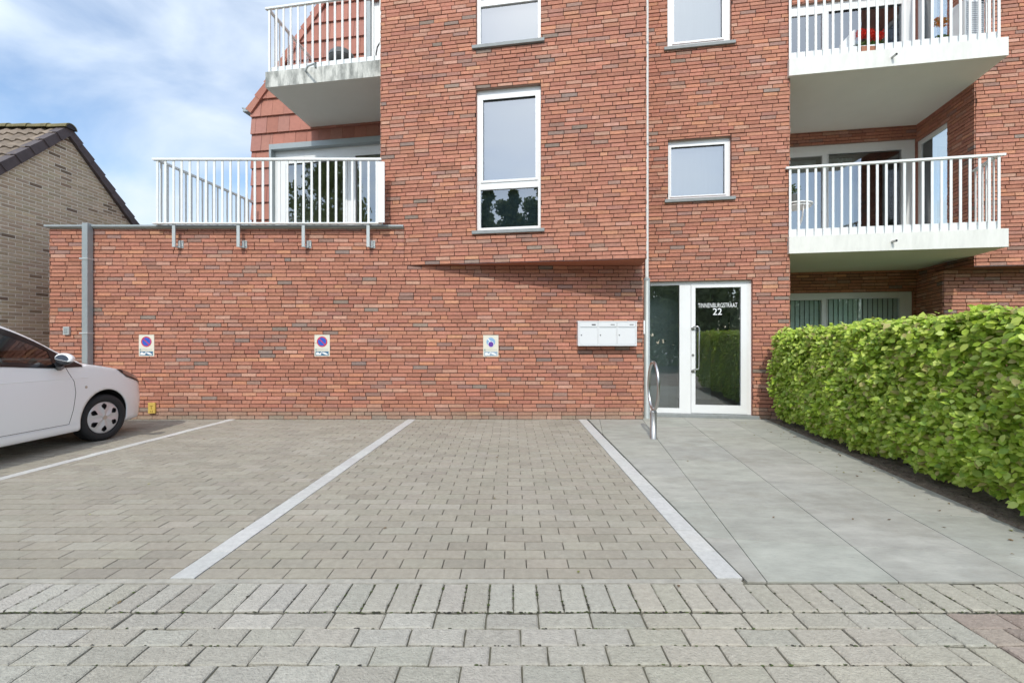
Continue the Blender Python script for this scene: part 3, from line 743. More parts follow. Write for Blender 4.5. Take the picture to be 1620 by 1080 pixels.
# right balconies
FA = (4.385, 7.20); FB = (7.29, 6.68)
for z0, z1 in ((2.64, 2.91), (5.45, 5.72)):
    BKr = (7.53, 7.42); 
    mb = MB(); pts = [FA, FB, (7.50, 7.40), (7.86, 8.84), (5.0, 9.32), (4.46, 7.6)]
    lo = [(p[0], p[1], z0) for p in pts]; hi = [(p[0], p[1], z1) for p in pts]
    mb.face(lo[::-1], 1); mb.face(hi)
    for k in range(6):
        k2 = (k+1) % 6; mb.face([lo[k], lo[k2], hi[k2], hi[k]])
    o = part(mb, 'balcony', [M_CONC, M_SOFFIT], bevel=.006)
    q = MB(); x, y, z = 4.385+2.905*.487, 7.20-.52*.487, z0+.13
    q.tube([(x, y+.05, z), (x, y-.085, z)], .017, 12, caps=False); q.tube([(x, y+.03, z), (x, y-.075, z)], .013, 12, 1)
    q.build('drain_spout', [M_POST, M_BLACK], o)
    W = Line(FA, FB)
    railing((FA[0]+.02, FA[1]+.035), (FB[0]-.07, FB[1]+.04), z1, z1+1.11, 24, first=.015, last=W.len-.115, bottom=False, zstart=z1-.03, over=.05, skirt=(z1+.002, z1+.125), out=-.0)
    railing((FB[0]-.09, FB[1]+.07), (7.47, 7.36), z1, z1+1.11, 6, first=.10, last=.62, bottom=False, zstart=z1, over=.0, skirt=(z1+.002, z1+.125))
# left upper balcony
SA = (-4.27, 7.88); SB = (-2.145, 7.53)
o = balcony(SA, SB, (-2.0, 9.06), (-4.13, 9.40), 5.64, 5.91, None, stain=True)
q = MB(); q.tube([(-3.55, 7.80, 5.86), (-3.40, 7.58, 5.83), (-3.17, 7.35, 5.74)], .016, 12, caps=False); q.tube([(-3.18, 7.36, 5.74), (-3.17, 7.35, 5.66)], .016, 12); q.build('drain_spout', M_LTGREY, o)
W = Line(SA, SB)
railing((SA[0]+.03, SA[1]+.04), (SB[0]-.02, SB[1]+.04), 5.91, 7.05, 16, first=.02, last=W.len-.07, bottom=False, zstart=5.90, over=.05, skirt=(5.912, 6.03))
railing((-4.11, 9.3), (SA[0]+.03, SA[1]+.10), 5.91, 7.05, 10, first=.1, last=1.33, bottom=False, zstart=5.912, over=.03, skirt=(5.912, 6.03))
# terrace railing on top of wall A
TA = (-5.63, 7.20); TB = (-2.115, 7.20)
br = [((x-810)*.01+5.63)+.0 for x in (275.5, 377.5, 480.5, 583)]
railing(TA, TB, 3.105, 4.145, 28, first=.02, last=3.49, over=.05, brackets=br)
railing((-5.36, 9.38), (-5.63, 7.24), 3.105, 4.145, 18, first=.1, last=2.1, over=.0)
mb = MB(); mb.box((-2.10, 7.12, 3.11), (-1.995, 7.14, 4.06)); mb.box((-2.10, 7.14, 3.11), (-2.085, 7.36, 4.02)); part(mb, 'privacy_panel', M_WHITE, bevel=.003)

# left square downpipe
mb = MB(); mb.box((-6.805, 7.195, 0.0), (-6.715, 7.30, 3.125)); pp = part(mb, 'downpipe', M_GREY, bevel=.006)
for z in (2.55, 1.37):
    mb = MB(); mb.box((-6.84, 7.188, z), (-6.708, 7.31, z+.022)); mb.build('pipe_clip', M_LTGREY, pp, .003)

# --- tile clad gable G
tan_v = 1.235; zE = 6.17; uE = -.02
gd = (WG.u(428.5), X2u(WG, -1.9), 3.09, 5.345)            # terrace door opening
gu = (WG.u(580), X2u(WG, -1.9), 5.92, 8.1)
mb = MB(); th = .36; tw = .262; uR = X2u(WG, -1.9)
r = 0; zrow = 3.10-.02
TILE = [(.40, .170, .125), (.37, .150, .11), (.43, .19, .14), (.39, .18, .14)]
while zrow < 9.5:
    u = -.06-(tw/2 if r % 2 else 0)
    while u < uR:
        rects = [(max(u, -.04), min(u+tw, uR), zrow, zrow+th)]
        for hh in (gd, gu):
            nr = []
            for rc in rects: nr += rect_sub(rc, hh)
            rects = nr
        col = jit(random.choice(TILE), .05)
        for (a0, a1, b0, b1) in rects:
            if a1-a0 < .02 or b1-b0 < .02: continue
            P = [(a0+.0025, b0), (a1-.0025, b0), (a1-.0025, b1+.01), (a0+.0025, b1+.01)]
            P = clip_poly(P, tan_v, -1, zE-tan_v*uE+.02)         # z <= zE + tan*(u-uE)
            if len(P) < 3: continue
            jj = random.uniform(-.003, .003)
            wf = lambda z: .050-.038*(z-zrow)/th+jj
            fr_ = [WG.P(p[0], wf(p[1]), p[1]) for p in P]; bk_ = [WG.P(p[0], -.01, p[1]) for p in P]
            mb.face(fr_, 0, col)
            for k in range(len(P)):
                k2 = (k+1) % len(P); mb.face([bk_[k], bk_[k2], fr_[k2], fr_[k]], 0, col)
        u += tw
    zrow += th; r += 1
zs_t = 9.6
# backing, side wall and left roof plane of the gable
us_ = [0, gd[0], gu[0], uR]
def back(u0, u1, z0, z1):
    P = clip_poly([(u0, z0), (u1, z0), (u1, z1), (u0, z1)], tan_v, -1, zE-tan_v*uE)
    if len(P) > 2: mb.face([WG.P(p[0], 0, p[1]) for p in P], 1)
back(0, gd[0], 2.9, 9.5); back(gd[0], uR, gd[3], gu[2]); back(gd[0], gu[0], gu[2], 9.5)
s0, s1 = WG.P(0, 0, 2.9), WG.P(0, -5, 2.9)
mb.face([s0, s1, (s1[0], s1[1], zE), (s0[0], s0[1], zE)], 0, TILE[0])
part(mb, 'tiled_wall', [M_TILE, mat('batten_dark', (.035, .018, .012, 1), .9)])
mb = MB(); umax = 2.6; zt = zE+tan_v*umax
mb.face([WG.P(-.1, .06, zE-.06), WG.P(umax, .06, zt+.06), WG.P(umax, -5, zt+.06), WG.P(-.1, -5, zE-.06)], 0, TILE[1])
rf = part(mb, 'roof', M_TILE)
vl = math.hypot(1, tan_v); du, dz_ = 1/vl, tan_v/vl; s = -.10; k = 0
mb = MB()
while s < 3.9:
    L0 = .40; lift0, lift1 = .055, .035
    def VP(a, off, w): return WG.P(uE+a*du-off*dz_, w, zE+a*dz_+off*du)
    a0, a1 = s, s+L0
    mb.face([VP(a0, lift0, .085), VP(a1, lift1-.01, .075), VP(a1, -.09, .07), VP(a0, -.10, .085)], 0, jit(TILE[k % 3], .05))
    mb.face([VP(a0, lift0, .085), VP(a1, lift1-.01, .075), VP(a1, lift1-.01, -.16), VP(a0, lift0, -.16)], 0, jit(TILE[k % 3], .05))
    mb.face([VP(a0, lift0, .085), VP(a0, -.10, .085), VP(a0, -.10, .05), VP(a0, lift0, .03)], 0, TILE[0])
    mb.face([VP(a0, -.10, .085), VP(a1, -.09, .07), VP(a1, -.09, .03), VP(a0, -.10, .03)], 0, TILE[0])
    mb.face([VP(a0, lift0, .085), VP(a0, lift0, -.16), VP(a0, .0, -.16), VP(a0, .0, .05)], 0, TILE[0])
    s += .335; k += 1
mb.build('verge_tiles', M_TILE, rf)
mb = MB(); mb.box((-.20, -4.5, zE-.10), (-.055, .07, zE-.02), T=WG.P); mb.box((-.22, -4.5, zE-.03), (-.19, .075, zE-.005), T=WG.P); mb.build('gutter', M_GREY, rf, .006)
# grey lintel box and reveals round the terrace door
mb = MB(); a, b, c, d = gd
mb.box((a-.004, -.10, d-.105), (b, .055, d+.006), T=WG.P); mb.box((a-.004, -.10, c), (a+.045, .055, d-.105), T=WG.P); part(mb, 'door_lining', M_GREY, bevel=.003)
fo = window(WG, a+.045, b, c, d-.105, [(WG.u(449), WG.u(543), c+.13, WG.z(500, 254), .05), (WG.u(560), b-.1, c+.13, WG.z(500, 249), .012)], setback=.075, sill=False, name='terrace_door')
room(WG, a+.05, b+.2, c, d+.1, 2.2, mat('reflection_olive', (.75, .76, .55, 1), .9), w=-.2)  # room walls coloured olive to stand in for trees reflected in the glass
a, b, c, d = gu
mb = MB(); mb.box((a, -.1, c), (a+.09, .02, d), T=WG.P); part(mb, 'door_lining', M_GREY)
window(WG, a+.09, b, c, d, [(WG.u(599), WG.u(610), c+.1, d-.1, .0)], setback=.05, sill=False, name='balcony_door')
mb = MB(); mb.box((a-.05, -2.2, 5.62), (b, -.02, 5.92), T=WG.P); part(mb, 'floor_slab', M_CONC)
room(WG, a+.05, b+.2, c, d+.1, 1.5, M_ROOM, w=-.2)
# cable hanging beside the upper balcony door
mb = MB(); zc0 = WG.z(595, 92, .25); mb.tube([WG.P(WG.u(594.5, .25), .25, 5.95), WG.P(WG.u(595, .25), .25, WG.z(595, 85, .25)), WG.P(WG.u(597, .25), .25, WG.z(597, 75, .25)), WG.P(WG.u(602, .25), .25, WG.z(602, 66, .25)), WG.P(WG.u(612, .25), .25, WG.z(612, 58, .25))], .013, 8)
part(mb, 'cable', M_BLACK)

# ================================================================== THINGS ON THE WALL
def sign(x, y, faded):
    W = WA; u, z = W.px(x, y, .02); w, h = .245, .345; T = lambda a, b, c: (a, -b, c)
    lab = {0: 'no parking sign with tow truck pictogram, nearest the white car', 1: 'no parking sign with tow truck pictogram, middle of the three on the brick wall',
           2: 'faded sign with pale blue disc and purple dot, left of the letterboxes'}[faded[0]]
    t = thing('wall_sign', lab, 'sign', (W.X0+u, W.Y0-.012, z), group='no parking signs on the brick wall')
    f = faded[0] == 2
    mb = MB(); mb.box((-w/2, 0, -h/2), (w/2, .006, h/2), T=T)
    mb.build('plate', mat('sign_cream', (.72, .69, .58, 1), .4), t, .001, local=1)
    def disc(r, cx, cz, lay, m, nm, r0=0):
        q = MB(); n = 40
        for i in range(n):
            a, b = i*2*math.pi/n, (i+1)*2*math.pi/n
            o = [T(cx+r0*math.cos(a), lay, cz+r0*math.sin(a)), T(cx+r*math.cos(a), lay, cz+r*math.sin(a)), T(cx+r*math.cos(b), lay, cz+r*math.sin(b)), T(cx+r0*math.cos(b), lay, cz+r0*math.sin(b))]
            q.face(o[1:3]+[o[3]] if r0 == 0 else o)
        return q.build(nm, m, t, local=1)
    blue = mat('sign_blue', (.03, .11, .52, 1), .4) if not f else mat('sign_pale_blue', (.25, .42, .62, 1), .5)
    red = mat('sign_red', (.55, .05, .09, 1), .4)
    cz = .063
    disc(.070, 0, cz, .0085, blue, 'blue_disc')
    if not f:
        disc(.083, 0, cz, .0095, red, 'red_ring', .066)
        q = MB(); c45 = math.sqrt(.5); hw = .0075
        q.face([T(sx*.068*c45+ox*hw*c45, .0105, cz-sx*.068*c45+ox*hw*c45) for sx, ox in ((-1, -1), (1, -1), (1, 1), (-1, 1))]); q.build('red_slash', red, t, local=1)
    else:
        q = MB(); c45 = math.sqrt(.5); hw = .008
        q.face([T(sx*c45+ox*hw*c45, .0095, cz-sx*c45+ox*hw*c45) for sx, ox in ((-.070, -1), (.02, -1), (.02, 1), (-.070, 1))]); q.build('white_slash', M_LET, t, local=1)
        disc(.050, .002, cz-.038, .0100, M_LET, 'halo'); disc(.042, .002, cz-.038, .0110, mat('sign_purple', (.13, .05, .33, 1), .4), 'purple_dot')
    # small lettering line: worn marks
    q = MB(); xx = -.105
    q.face([T(-.108, .0085, -.083), T(-.085, .0085, -.083), T(-.085, .0085, -.050), T(-.108, .0085, -.050)])
    x0 = -.075
    for k in range(10):
        ww = .010; q.face([T(x0, .0085, -.074), T(x0+.0035, .0085, -.074), T(x0+.0035, .0085, -.056), T(x0, .0085, -.056)])
        q.face([T(x0+.0035, .0085, -.0595), T(x0+ww, .0085, -.0595), T(x0+ww, .0085, -.056), T(x0+.0035, .0085, -.056)]); x0 += .0175
    q.build('lettering', mat('sign_worn', (.30, .40, .38, 1) if not f else (.42, .48, .50, 1), .5), t, local=1)
    q = MB(); q.face([T(-.105, .0085, -.160), T(.105, .0085, -.160), T(.105, .0085, -.092), T(-.105, .0085, -.092)]); q.build('blue_panel', mat('sign_teal', (.07, .17, .27, 1), .4) if not f else mat('sign_teal_pale', (.30, .40, .50, 1), .5), t, local=1)
    q = MB()
    for P in ([(-.095, -.150), (-.02, -.150), (-.012, -.138), (-.012, -.128), (-.045, -.120), (-.055, -.106), (-.085, -.106), (-.095, -.125)],
              [(-.03, -.118), (-.002, -.098), (.008, -.106), (.0, -.112), (-.022, -.126)],
              [(.0, -.112), (.03, -.104), (.065, -.118), (.095, -.140), (.090, -.150), (.06, -.148), (.01, -.126)]):
        q.face([T(a, .0105, b) for a, b in P])
    q.build('tow_pictogram', M_LET, t, local=1)
sign(231.5, 546.5, (0,)); sign(509.5, 546.5, (1,)); sign(776.5, 547, (2,))

# letterboxes
t = thing('letterbox_unit', 'white triple letterbox mounted on the brick wall left of the entrance', 'letterbox', (1.503, 7.305, 1.18))
mb = MB(); mb.box((-.462, -.135, 0), (.462, 0, .375)); mb.box((-.472, -.145, .375), (.472, 0, .392))
mb.box((-.462, -.145, 0), (-.442, -.135, .375)); mb.box((.442, -.145, 0), (.462, -.135, .375)); mb.box((-.442, -.145, 0), (.442, -.135, .018))
mb.box((-.153, -.145, .018), (-.143, -.135, .375)); mb.box((.143, -.145, .018), (.153, -.135, .375))
M_BOX = mat('letterbox_white', (.72, .74, .75, 1), .35)
mb.build('casing', M_BOX, t, .002, local=1)
for i, cx in enumerate((-.298, 0, .298)):
    q = MB(); q.box((cx-.139, -.142, .022), (cx+.139, -.136, .286)); dq = q.build('door', M_BOX, t, .0015, local=1)
    q = MB(); q.tube([(cx-.112, -.142, .17), (cx-.112, -.147, .17)], .0095, 12); q.build('lock', M_DKGREY, dq, local=1)
    q = MB(); q.box((cx-.139, -.144, .298), (cx+.139, -.136, .372)); fl = q.build('flap', M_BOX, t, .002, local=1)
    q = MB(); q.box((cx-.125, -.1405, .2865), (cx+.135, -.1365, .2975)); q.build('slot', M_GREY, t, local=1)
    q = MB(); q.box((cx+.05, -.1462, .325), (cx+.112, -.1441, .343)); q.build('name_plate', mat('name_dark', (.05, .05, .05, 1), .5) if i == 0 else mat('name_grey', (.30, .31, .31, 1), .5), fl, local=1)
# small boxes on the wall
t = thing('junction_box', 'small grey junction box on the brick wall behind the white car', 'utility box', (-7.13, 7.305, 1.42))
mb = MB(); mb.box((-.048, -.035, -.065), (.048, 0, .065)); mb.build('casing', M_LTGREY, t, .005, local=1)
mb = MB(); mb.box((-.026, -.040, -.040), (.026, -.0355, .045)); mb.build('cover', M_GREY, t, .002, local=1)
t = thing('marker_plate', 'small yellow utility marker plate low on the wall beside the car nose', 'plaque', (-5.765, 7.305, .185))
mb = MB(); mb.box((-.055, -.03, -.085), (.055, 0, .085)); mb.build('plate', mat('marker_yellow', (.62, .44, .10, 1), .5, var=.1), t, .004, local=1)
class LW_:
    def P(s, u, w, z): return (u, -w, z)
o = text_mesh('T', LW_(), 0, .01, .0315, .05, 'lettering', mat('marker_ink', (.28, .17, .03, 1), .6), t); o.location = (0, 0, 0)
mb = MB(); mb.box((-.02, -.0315, -.062), (-.006, -.030, -.042)); mb.box((.008, -.0315, -.062), (.022, -.030, -.042)); mb.build('lettering', MATS['marker_ink'], t, local=1)

# bicycle ring stand
t = thing('bicycle_stand', 'stainless steel post with an upright oval ring beside the entrance path', 'bicycle stand', (1.822, 5.86, 0))
mb = MB(); mb.tube([(0, 0, -.02), (0, 0, .34), (0, 0, .365)], [.040, .040, .036], 24); mb.tube([(0, 0, .001), (0, 0, .004)], .043, 24); mb.build('post', M_POST, t, local=1)
mb = MB(); n = 48; mb.tube([(0, .205*math.cos(i*2*math.pi/n), .675+.305*math.sin(i*2*math.pi/n)) for i in range(n)], .0185, 14, closed=True); mb.build('ring', M_STEEL, t, local=1)
mb = MB(); mb.tube([(0, 0, .345), (0, 0, .40)], .017, 12); mb.build('bolt', M_STEEL, t, local=1)

# ================================================================== BALCONY THINGS
t = thing('bistro_table', 'small round white bistro table with curled legs on the lower right balcony', 'table', (5.02, 8.05, 2.91))
mb = MB(); n = 30
mb.tube([(0, 0, .735), (0, 0, .755)], .26, n); mb.tube([(0, 0, .70), (0, 0, .735)], .235, n); mb.build('tabletop', M_WHITE, t, local=1)
for k in range(3):
    a = k*2*math.pi/3+.5; ca_, sa_ = math.cos(a), math.sin(a); mb = MB()
    mb.tube([(ca_*r_, sa_*r_, z_) for r_, z_ in ((.19, .70), (.22, .62), (.19, .5), (.10, .38), (.05, .30), (.09, .18), (.18, .08), (.25, .0))], .011, 8); mb.build('leg', M_WHITE, t, local=1)
t = thing('plant_pot', 'dark pot with a small green plant on the white bistro table', 'potted plant', (4.93, 7.98, 3.665))
mb = MB(); mb.tube([(0, 0, 0), (0, 0, .15)], [.055, .08], 18); mb.build('pot', M_DKGREY, t, local=1)
def tuft(n, r, h, cols, ls=.035):
    mb = MB()
    for i in range(n):
        d = Vector((random.gauss(0, 1), random.gauss(0, 1), random.gauss(0, 1))).normalized()*random.random()**.4
        p = Vector((d.x*r, d.y*r, h/2+d.z*h/2)); q = Vector((random.uniform(-1, 1), random.uniform(-1, 1), random.uniform(-.3, 1))).normalized()
        s_ = q.cross(Vector((random.random(), .3, .5))).normalized(); l_ = ls*random.uniform(.6, 1.3)
        mb.face([p, p+q*l_*.5+s_*l_*.3, p+q*l_, p+q*l_*.5-s_*l_*.3], 0, jit(random.choice(cols), .2))
    return mb
M_LEAF = leaf_mat('leaf'); M_PETAL = leaf_mat('petal', .2)
mb = tuft(160, .10, .2, [(.09, .14, .03), (.13, .2, .05)]); mb.v = [(x, y, z+.13) for x, y, z in mb.v]; mb.build('leaves', M_LEAF, t, local=1)
def flowerpot(label, X, Y, w, petals, name='flower_trough', hgt=.33):
    t = thing(name, label, 'planter', (X, Y, 5.72))
    mb = MB(); mb.box((-w/2, -.08, 0), (w/2, .08, .10)); mb.build('trough', mat('terracotta', (.33, .14, .08, 1), .8), t, .006, local=1)
    mb = MB()
    for k in range(int(w/.06)):
        q = tuft(60, .07, .13, [(.08, .14, .03), (.1, .17, .04)]); ox = -w/2+.03+k*.06
        i = len(mb.v); mb.v += [(x+ox, y, z+.09) for x, y, z in q.v]; mb.f += [tuple(i+j for j in f) for f in q.f]; mb.m += q.m; mb.c += q.c; mb.sm += q.sm
    mb.build('leaves', M_LEAF, t, local=1)
    mb = MB()
    for k in range(int(w/.075)):
        q = tuft(190, .075, .14, petals, .028); ox = -w/2+.04+k*.075+random.uniform(-.01, .01); oz = hgt-.08+random.uniform(-.05, .02)
        i = len(mb.v); mb.v += [(x+ox, y, z+oz) for x, y, z in q.v]; mb.f += [tuple(i+j for j in f) for f in q.f]; mb.m += q.m; mb.c += q.c; mb.sm += q.sm
    mb.build('flowers', M_PETAL, t, local=1)
flowerpot('trough of bright red flowers behind the upper right balcony railing', 5.62, 7.12, .42, [(.75, .04, .02), (.62, .03, .02)])
flowerpot('small pot of orange and yellow flowers beside the white ribbed unit', 6.60, 6.99, .20, [(.75, .22, .04), (.6, .33, .08), (.35, .22, .08)], 'flower_pot', .42)
t = thing('cooling_unit', 'white ribbed unit standing at the right end of the upper balcony', 'air conditioner', (7.12, 7.12, 5.72))
mb = MB(); mb.box((-.15, -.12, .03), (.15, .12, .80)); mb.build('casing', M_WHITE, t, .01, local=1)
mb = MB()
for k in range(24): mb.box((-.13, -.128, .07+k*.029), (.13, -.1205, .082+k*.029))
mb.build('grille', mat('grille_grey', (.5, .52, .55, 1), .5), t, local=1)
mb = MB(); mb.box((.05, -.127, .725), (.13, -.1195, .775)); mb.build('handle', M_BLACK, t, local=1)
t = thing('white_panel', 'white triangular folded board left of the red flowers on the upper balcony', 'board', (5.27, 7.16, 5.72))
mb = MB(); mb.face([(-.10, -.01, 0), (.13, -.01, 0), (.13, -.01, .42), (.10, -.01, .42), (-.10, -.01, .20)]); mb.face([(-.10, .03, 0), (.13, .01, 0), (.13, .01, .42), (.10, .01, .42), (-.10, .03, .20)])
mb.v = mb.v; mb.build('board', M_WHITE, t, local=1)
t = thing('barbecue', 'dark kettle barbecue with domed lid behind the upper left balcony railing', 'barbecue', (-3.22, 8.6, 5.91))
mb = MB(); prof = [(0, .50), (.12, .51), (.20, .56), (.235, .64), (.24, .66)]
G = [[(r_*math.cos(a*.2618), r_*math.sin(a*.2618), z_) for a in range(25)] for r_, z_ in prof]; mb.grid(G); mb.build('bowl', M_DKGREY, t, local=1)
mb = MB(); prof = [(.245, .665), (.225, .74), (.17, .80), (.08, .835), (0, .84)]
G = [[(r_*math.cos(a*.2618), r_*math.sin(a*.2618), z_) for a in range(25)] for r_, z_ in prof]; mb.grid(G); mb.build('lid', M_DKGREY, t, local=1)
for k in range(3):
    a = k*2.094; mb = MB(); mb.tube([(math.cos(a)*.14, math.sin(a)*.14, .54), (math.cos(a)*.26, math.sin(a)*.26, 0)], .012, 8); mb.build('leg', M_DKGREY, t, local=1)

# ================================================================== NEIGHBOUR'S HOUSE
H = thing('brick_house', 'beige brick house with mossy tiled gable roof at the far left', 'house', (-8.5, 8.68, 0))
XH = -8.5; YA = 8.68; ZA = 5.26; tf, tb = 1.0, .905
LH = Line((XH, 5.6), (XH, 11.9))           # faces +X
LH.n = (1, 0)
clipf = lambda u, z: z < ZA-(YA-(5.6+u))*tf+.0 if 5.6+u < YA else z < ZA-((5.6+u)-YA)*tb
mb = MB()
brick_face(mb, LH, 0, 6.3, 0, ZA, pal=BEIGE, h=.0625, Lb=.222, jz=.012, ju=.012, proud=.003, regular=True, jt=.001, backing=False, clip=clipf)
pts = [(5.6, 0), (11.9, 0), (11.9, ZA-(11.9-YA)*tb), (YA, ZA+.02), (5.6, ZA-(YA-5.6)*tf)]
mb.face([(XH, a, b) for a, b in pts], 1)
mb.face([(XH, 5.6, 0), (XH-8, 5.6, 0), (XH-8, 5.6, ZA-3.08), (XH, 5.6, ZA-3.08)], 0, BEIGE[0][0])
mb.face([(XH, 11.9, 0), (XH-8, 11.9, 0), (XH-8, 11.9, 2.3), (XH, 11.9, 2.3)], 0, BEIGE[0][0])
mb.build('wall', [M_HBRICK, M_HMORT], H)
# roof: corrugated tile courses on the front slope
M_RT = mat('old_roof_tile', (.21, .165, .125, 1), .85, var=.3, scale=7, bump=.4, bscale=50, var2=.35, scale2=1.8)
mb = MB(); c_ = 1/math.sqrt(2)
def RP(x, s, n): return (x, YA-s*c_+(-n)*c_, ZA+.07-s*c_+n*c_)
nx = 150
for k in range(14):
    s0_, s1_ = k*.31, k*.31+.33
    A = []; B = []; C = []
    for i in range(nx+1):
        x = XH+.05-i*.05; wv = .022*math.sin(i*.05/.21*2*math.pi)
        A.append(RP(x, s0_, wv-.012)); B.append(RP(x, s1_, wv+.020)); C.append(RP(x, s1_, wv-.015))
    mb.grid([A, B]); mb.grid([B, C], smooth=False)
mb.face([(XH+.05, YA, ZA+.06), (XH+.05, 12.1, ZA+.06-(12.1-YA)*tb), (XH-8, 12.1, ZA+.06-(12.1-YA)*tb), (XH-8, YA, ZA+.06)])
rf = mb.build('roof', M_RT, H)
M_VT = mat('dark_verge', (.085, .065, .065, 1), .6, var=.2, scale=6)
mb = MB()
for side, tt in ((-1, tf), (1, tb)):
    vl = math.hypot(1, tt); s = 0
    for k in range(12):
        a0, a1 = s+.0, s+.35
        def V(a, off, x): return (x, YA+side*(a/vl)+side*off*tt/vl*1, ZA+.10-a*tt/vl+off/vl)
        x1 = XH+.075-.012*0; e0_ = .02; 
        mb.face([V(a0, .00, x1-.015), V(a1, .02, x1), V(a1, -.14, x1), V(a0, -.14, x1-.015)])
        mb.face([V(a0, .00, x1-.015), V(a1, .02, x1), V(a1, .02, x1-.18), V(a0, .00, x1-.18)])
        mb.face([V(a1, .02, x1), V(a1, -.14, x1), V(a1, -.14, x1-.05), V(a1, .02, x1-.05)])
        mb.face([V(a0, -.14, x1-.015), V(a1, -.14, x1), V(a1, -.14, XH-.01), V(a0, -.14, XH-.01)])
        s += .33
mb.build('verge_tiles', M_VT, rf)
mb = MB(); x = XH+.10
mrt = mat('mossy_ridge', (.17, .145, .065, 1), .9, var=.35, scale=9, bump=.5, bscale=60, var2=.3, scale2=3)
k = 0
while x > XH-7:
    r0_, r1_ = .105, .088; n = 12
    A = [(x, YA+r0_*math.cos(math.pi*i/n)*1.15, ZA+.035+r0_*math.sin(math.pi*i/n)) for i in range(n+1)]
    B = [(x-.42, YA+r1_*math.cos(math.pi*i/n)*1.15, ZA+.035+r1_*math.sin(math.pi*i/n)) for i in range(n+1)]
    C = [(x, YA+(r0_-.02)*math.cos(math.pi*i/n)*1.15, ZA+.035+(r0_-.02)*math.sin(math.pi*i/n)) for i in range(n+1)]
    mb.grid([A, B]); mb.grid([C, A], smooth=False); x -= .38
mb.face([(XH+.095, YA+.10*math.cos(math.pi*i/12)*1.1, ZA+.035+.095*math.sin(math.pi*i/12)) for i in range(13)], 1)
mb.build('ridge_tiles', [mrt, M_BLACK], rf)

# ================================================================== HEDGE
import array
def leaves(name, pts, mat_, parent, cols, size, normals=None, seed=1, droop=.3, spread=.9):
    rnd = random.Random(seed); V = []; Fc = []; C = []
    for idx, p in enumerate(pts):
        n0 = normals[idx] if normals else (0, 0, 1)
        n = Vector((n0[0]+rnd.gauss(0, spread), n0[1]+rnd.gauss(0, spread), n0[2]+rnd.gauss(0, spread)+.25)).normalized()
        d = n.cross(Vector((rnd.uniform(-1, 1), rnd.uniform(-1, 1), rnd.uniform(-1, 1)))).normalized()
        d = (d+Vector((0, 0, -droop))).normalized(); s = n.cross(d).normalized(); n = d.cross(s)
        l = size*rnd.uniform(.65, 1.25); w = l*rnd.uniform(.30, .38); p = Vector(p); f = l*rnd.uniform(.03, .12)
        i = len(V)//3
        for q in (p, p+d*l*.28+s*w*.85+n*f, p+d*l*.62+s*w*.88+n*f, p+d*l-n*f*.6, p+d*l*.62-s*w*.88+n*f, p+d*l*.28-s*w*.85+n*f, p+d*l*.3, p+d*l*.64): V.extend(q)
        Fc += [(i, i+1, i+6), (i+1, i+2, i+7, i+6), (i+2, i+3, i+7), (i, i+6, i+5), (i+6, i+7, i+4, i+5), (i+7, i+3, i+4)]
        c = rnd.choice(cols); k = rnd.uniform(.78, 1.22); c = tuple(x*k for x in c)
        C += [c]*6
    me = bpy.data.meshes.new(name); me.from_pydata([tuple(V[k:k+3]) for k in range(0, len(V), 3)], [], Fc)
    me.materials.append(mat_); at = me.attributes.new('col', 'FLOAT_COLOR', 'FACE')
    at.data.foreach_set('color', array.array('f', [x for c in C for x in (*c, 1.)]))
    me.polygons.foreach_set('use_smooth', [True]*len(Fc)); me.update()
    o = bpy.data.objects.new(name, me); COL.objects.link(o)
    if parent: o.parent = parent; o.location = -Vector(parent.location)
    return o
hedge = thing('hedge', 'tall clipped beech hedge with bright green leaves along the entrance path', 'hedge', (4.1, 4.8, 0))
def hx(y): return 4.045+.15*(y-6.9)
def ht(y): return 1.345+.022*(6.9-y)
rnd = random.Random(3)
def bump2(a, b): return .030*math.sin(a*3.1+b*2.2)+.026*math.sin(a*7.3-b*5.1+1)+.030*math.sin(a*13+b*17)+.040*math.sin(a*31+b*6+2)*math.sin(b*25-a*5)
pts = []; nor = []
Y0h, Y1h, HW = 2.55, 7.0, .72
for k in range(34000):              # path side
    y = rnd.uniform(Y0h, Y1h); z = rnd.uniform(.07, ht(y)+.03) if rnd.random() < .93 else rnd.uniform(.06, .4)
    dep = rnd.random()**1.5*.20-.03
    curve = .05*(1-((z-.75)/.75)**2)
    x = hx(y)+.03+dep-curve*.9+bump2(y, z)+(.10*max(0, (.35-z)/.35) if z < .35 else 0)
    if math.sin(y*9+z*7)*math.sin(y*4.1-z*13) > .86 and dep < .05: continue
    if z < .075+.05*max(0, min(1, (5.6-y)/2.4))+.03*math.sin(y*6): continue
    pts.append((x, y, z)); nor.append((-.55, -.75, .85))
for k in range(17000):               # top
    y = rnd.uniform(Y0h, Y1h); u = rnd.uniform(0, HW); pts.append((hx(y)+u, y, ht(y)+bump2(y*1.3, u*3)*.8-rnd.random()**2*.10+.02)); nor.append((-.2, -.3, 1))
for k in range(3200):              # far end and near end
    e = rnd.random() < .6; y = Y1h+.02-rnd.random()**2*.1 if e else Y0h+rnd.random()**2*.1; u = rnd.uniform(0, HW)
    pts.append((hx(y)+u, y+bump2(u*3, 1)*.5, rnd.uniform(.1, ht(y)))); nor.append((0, 1 if e else -1, .2))
for k in range(6500):              # garden side and inside
    y = rnd.uniform(Y0h, Y1h); u = rnd.uniform(.2, HW) if rnd.random() < .4 else HW+bump2(y, 2)-rnd.random()*.06
    pts.append((hx(y)+u, y, rnd.uniform(.15, ht(y)-.02))); nor.append((.7, 0, .4))
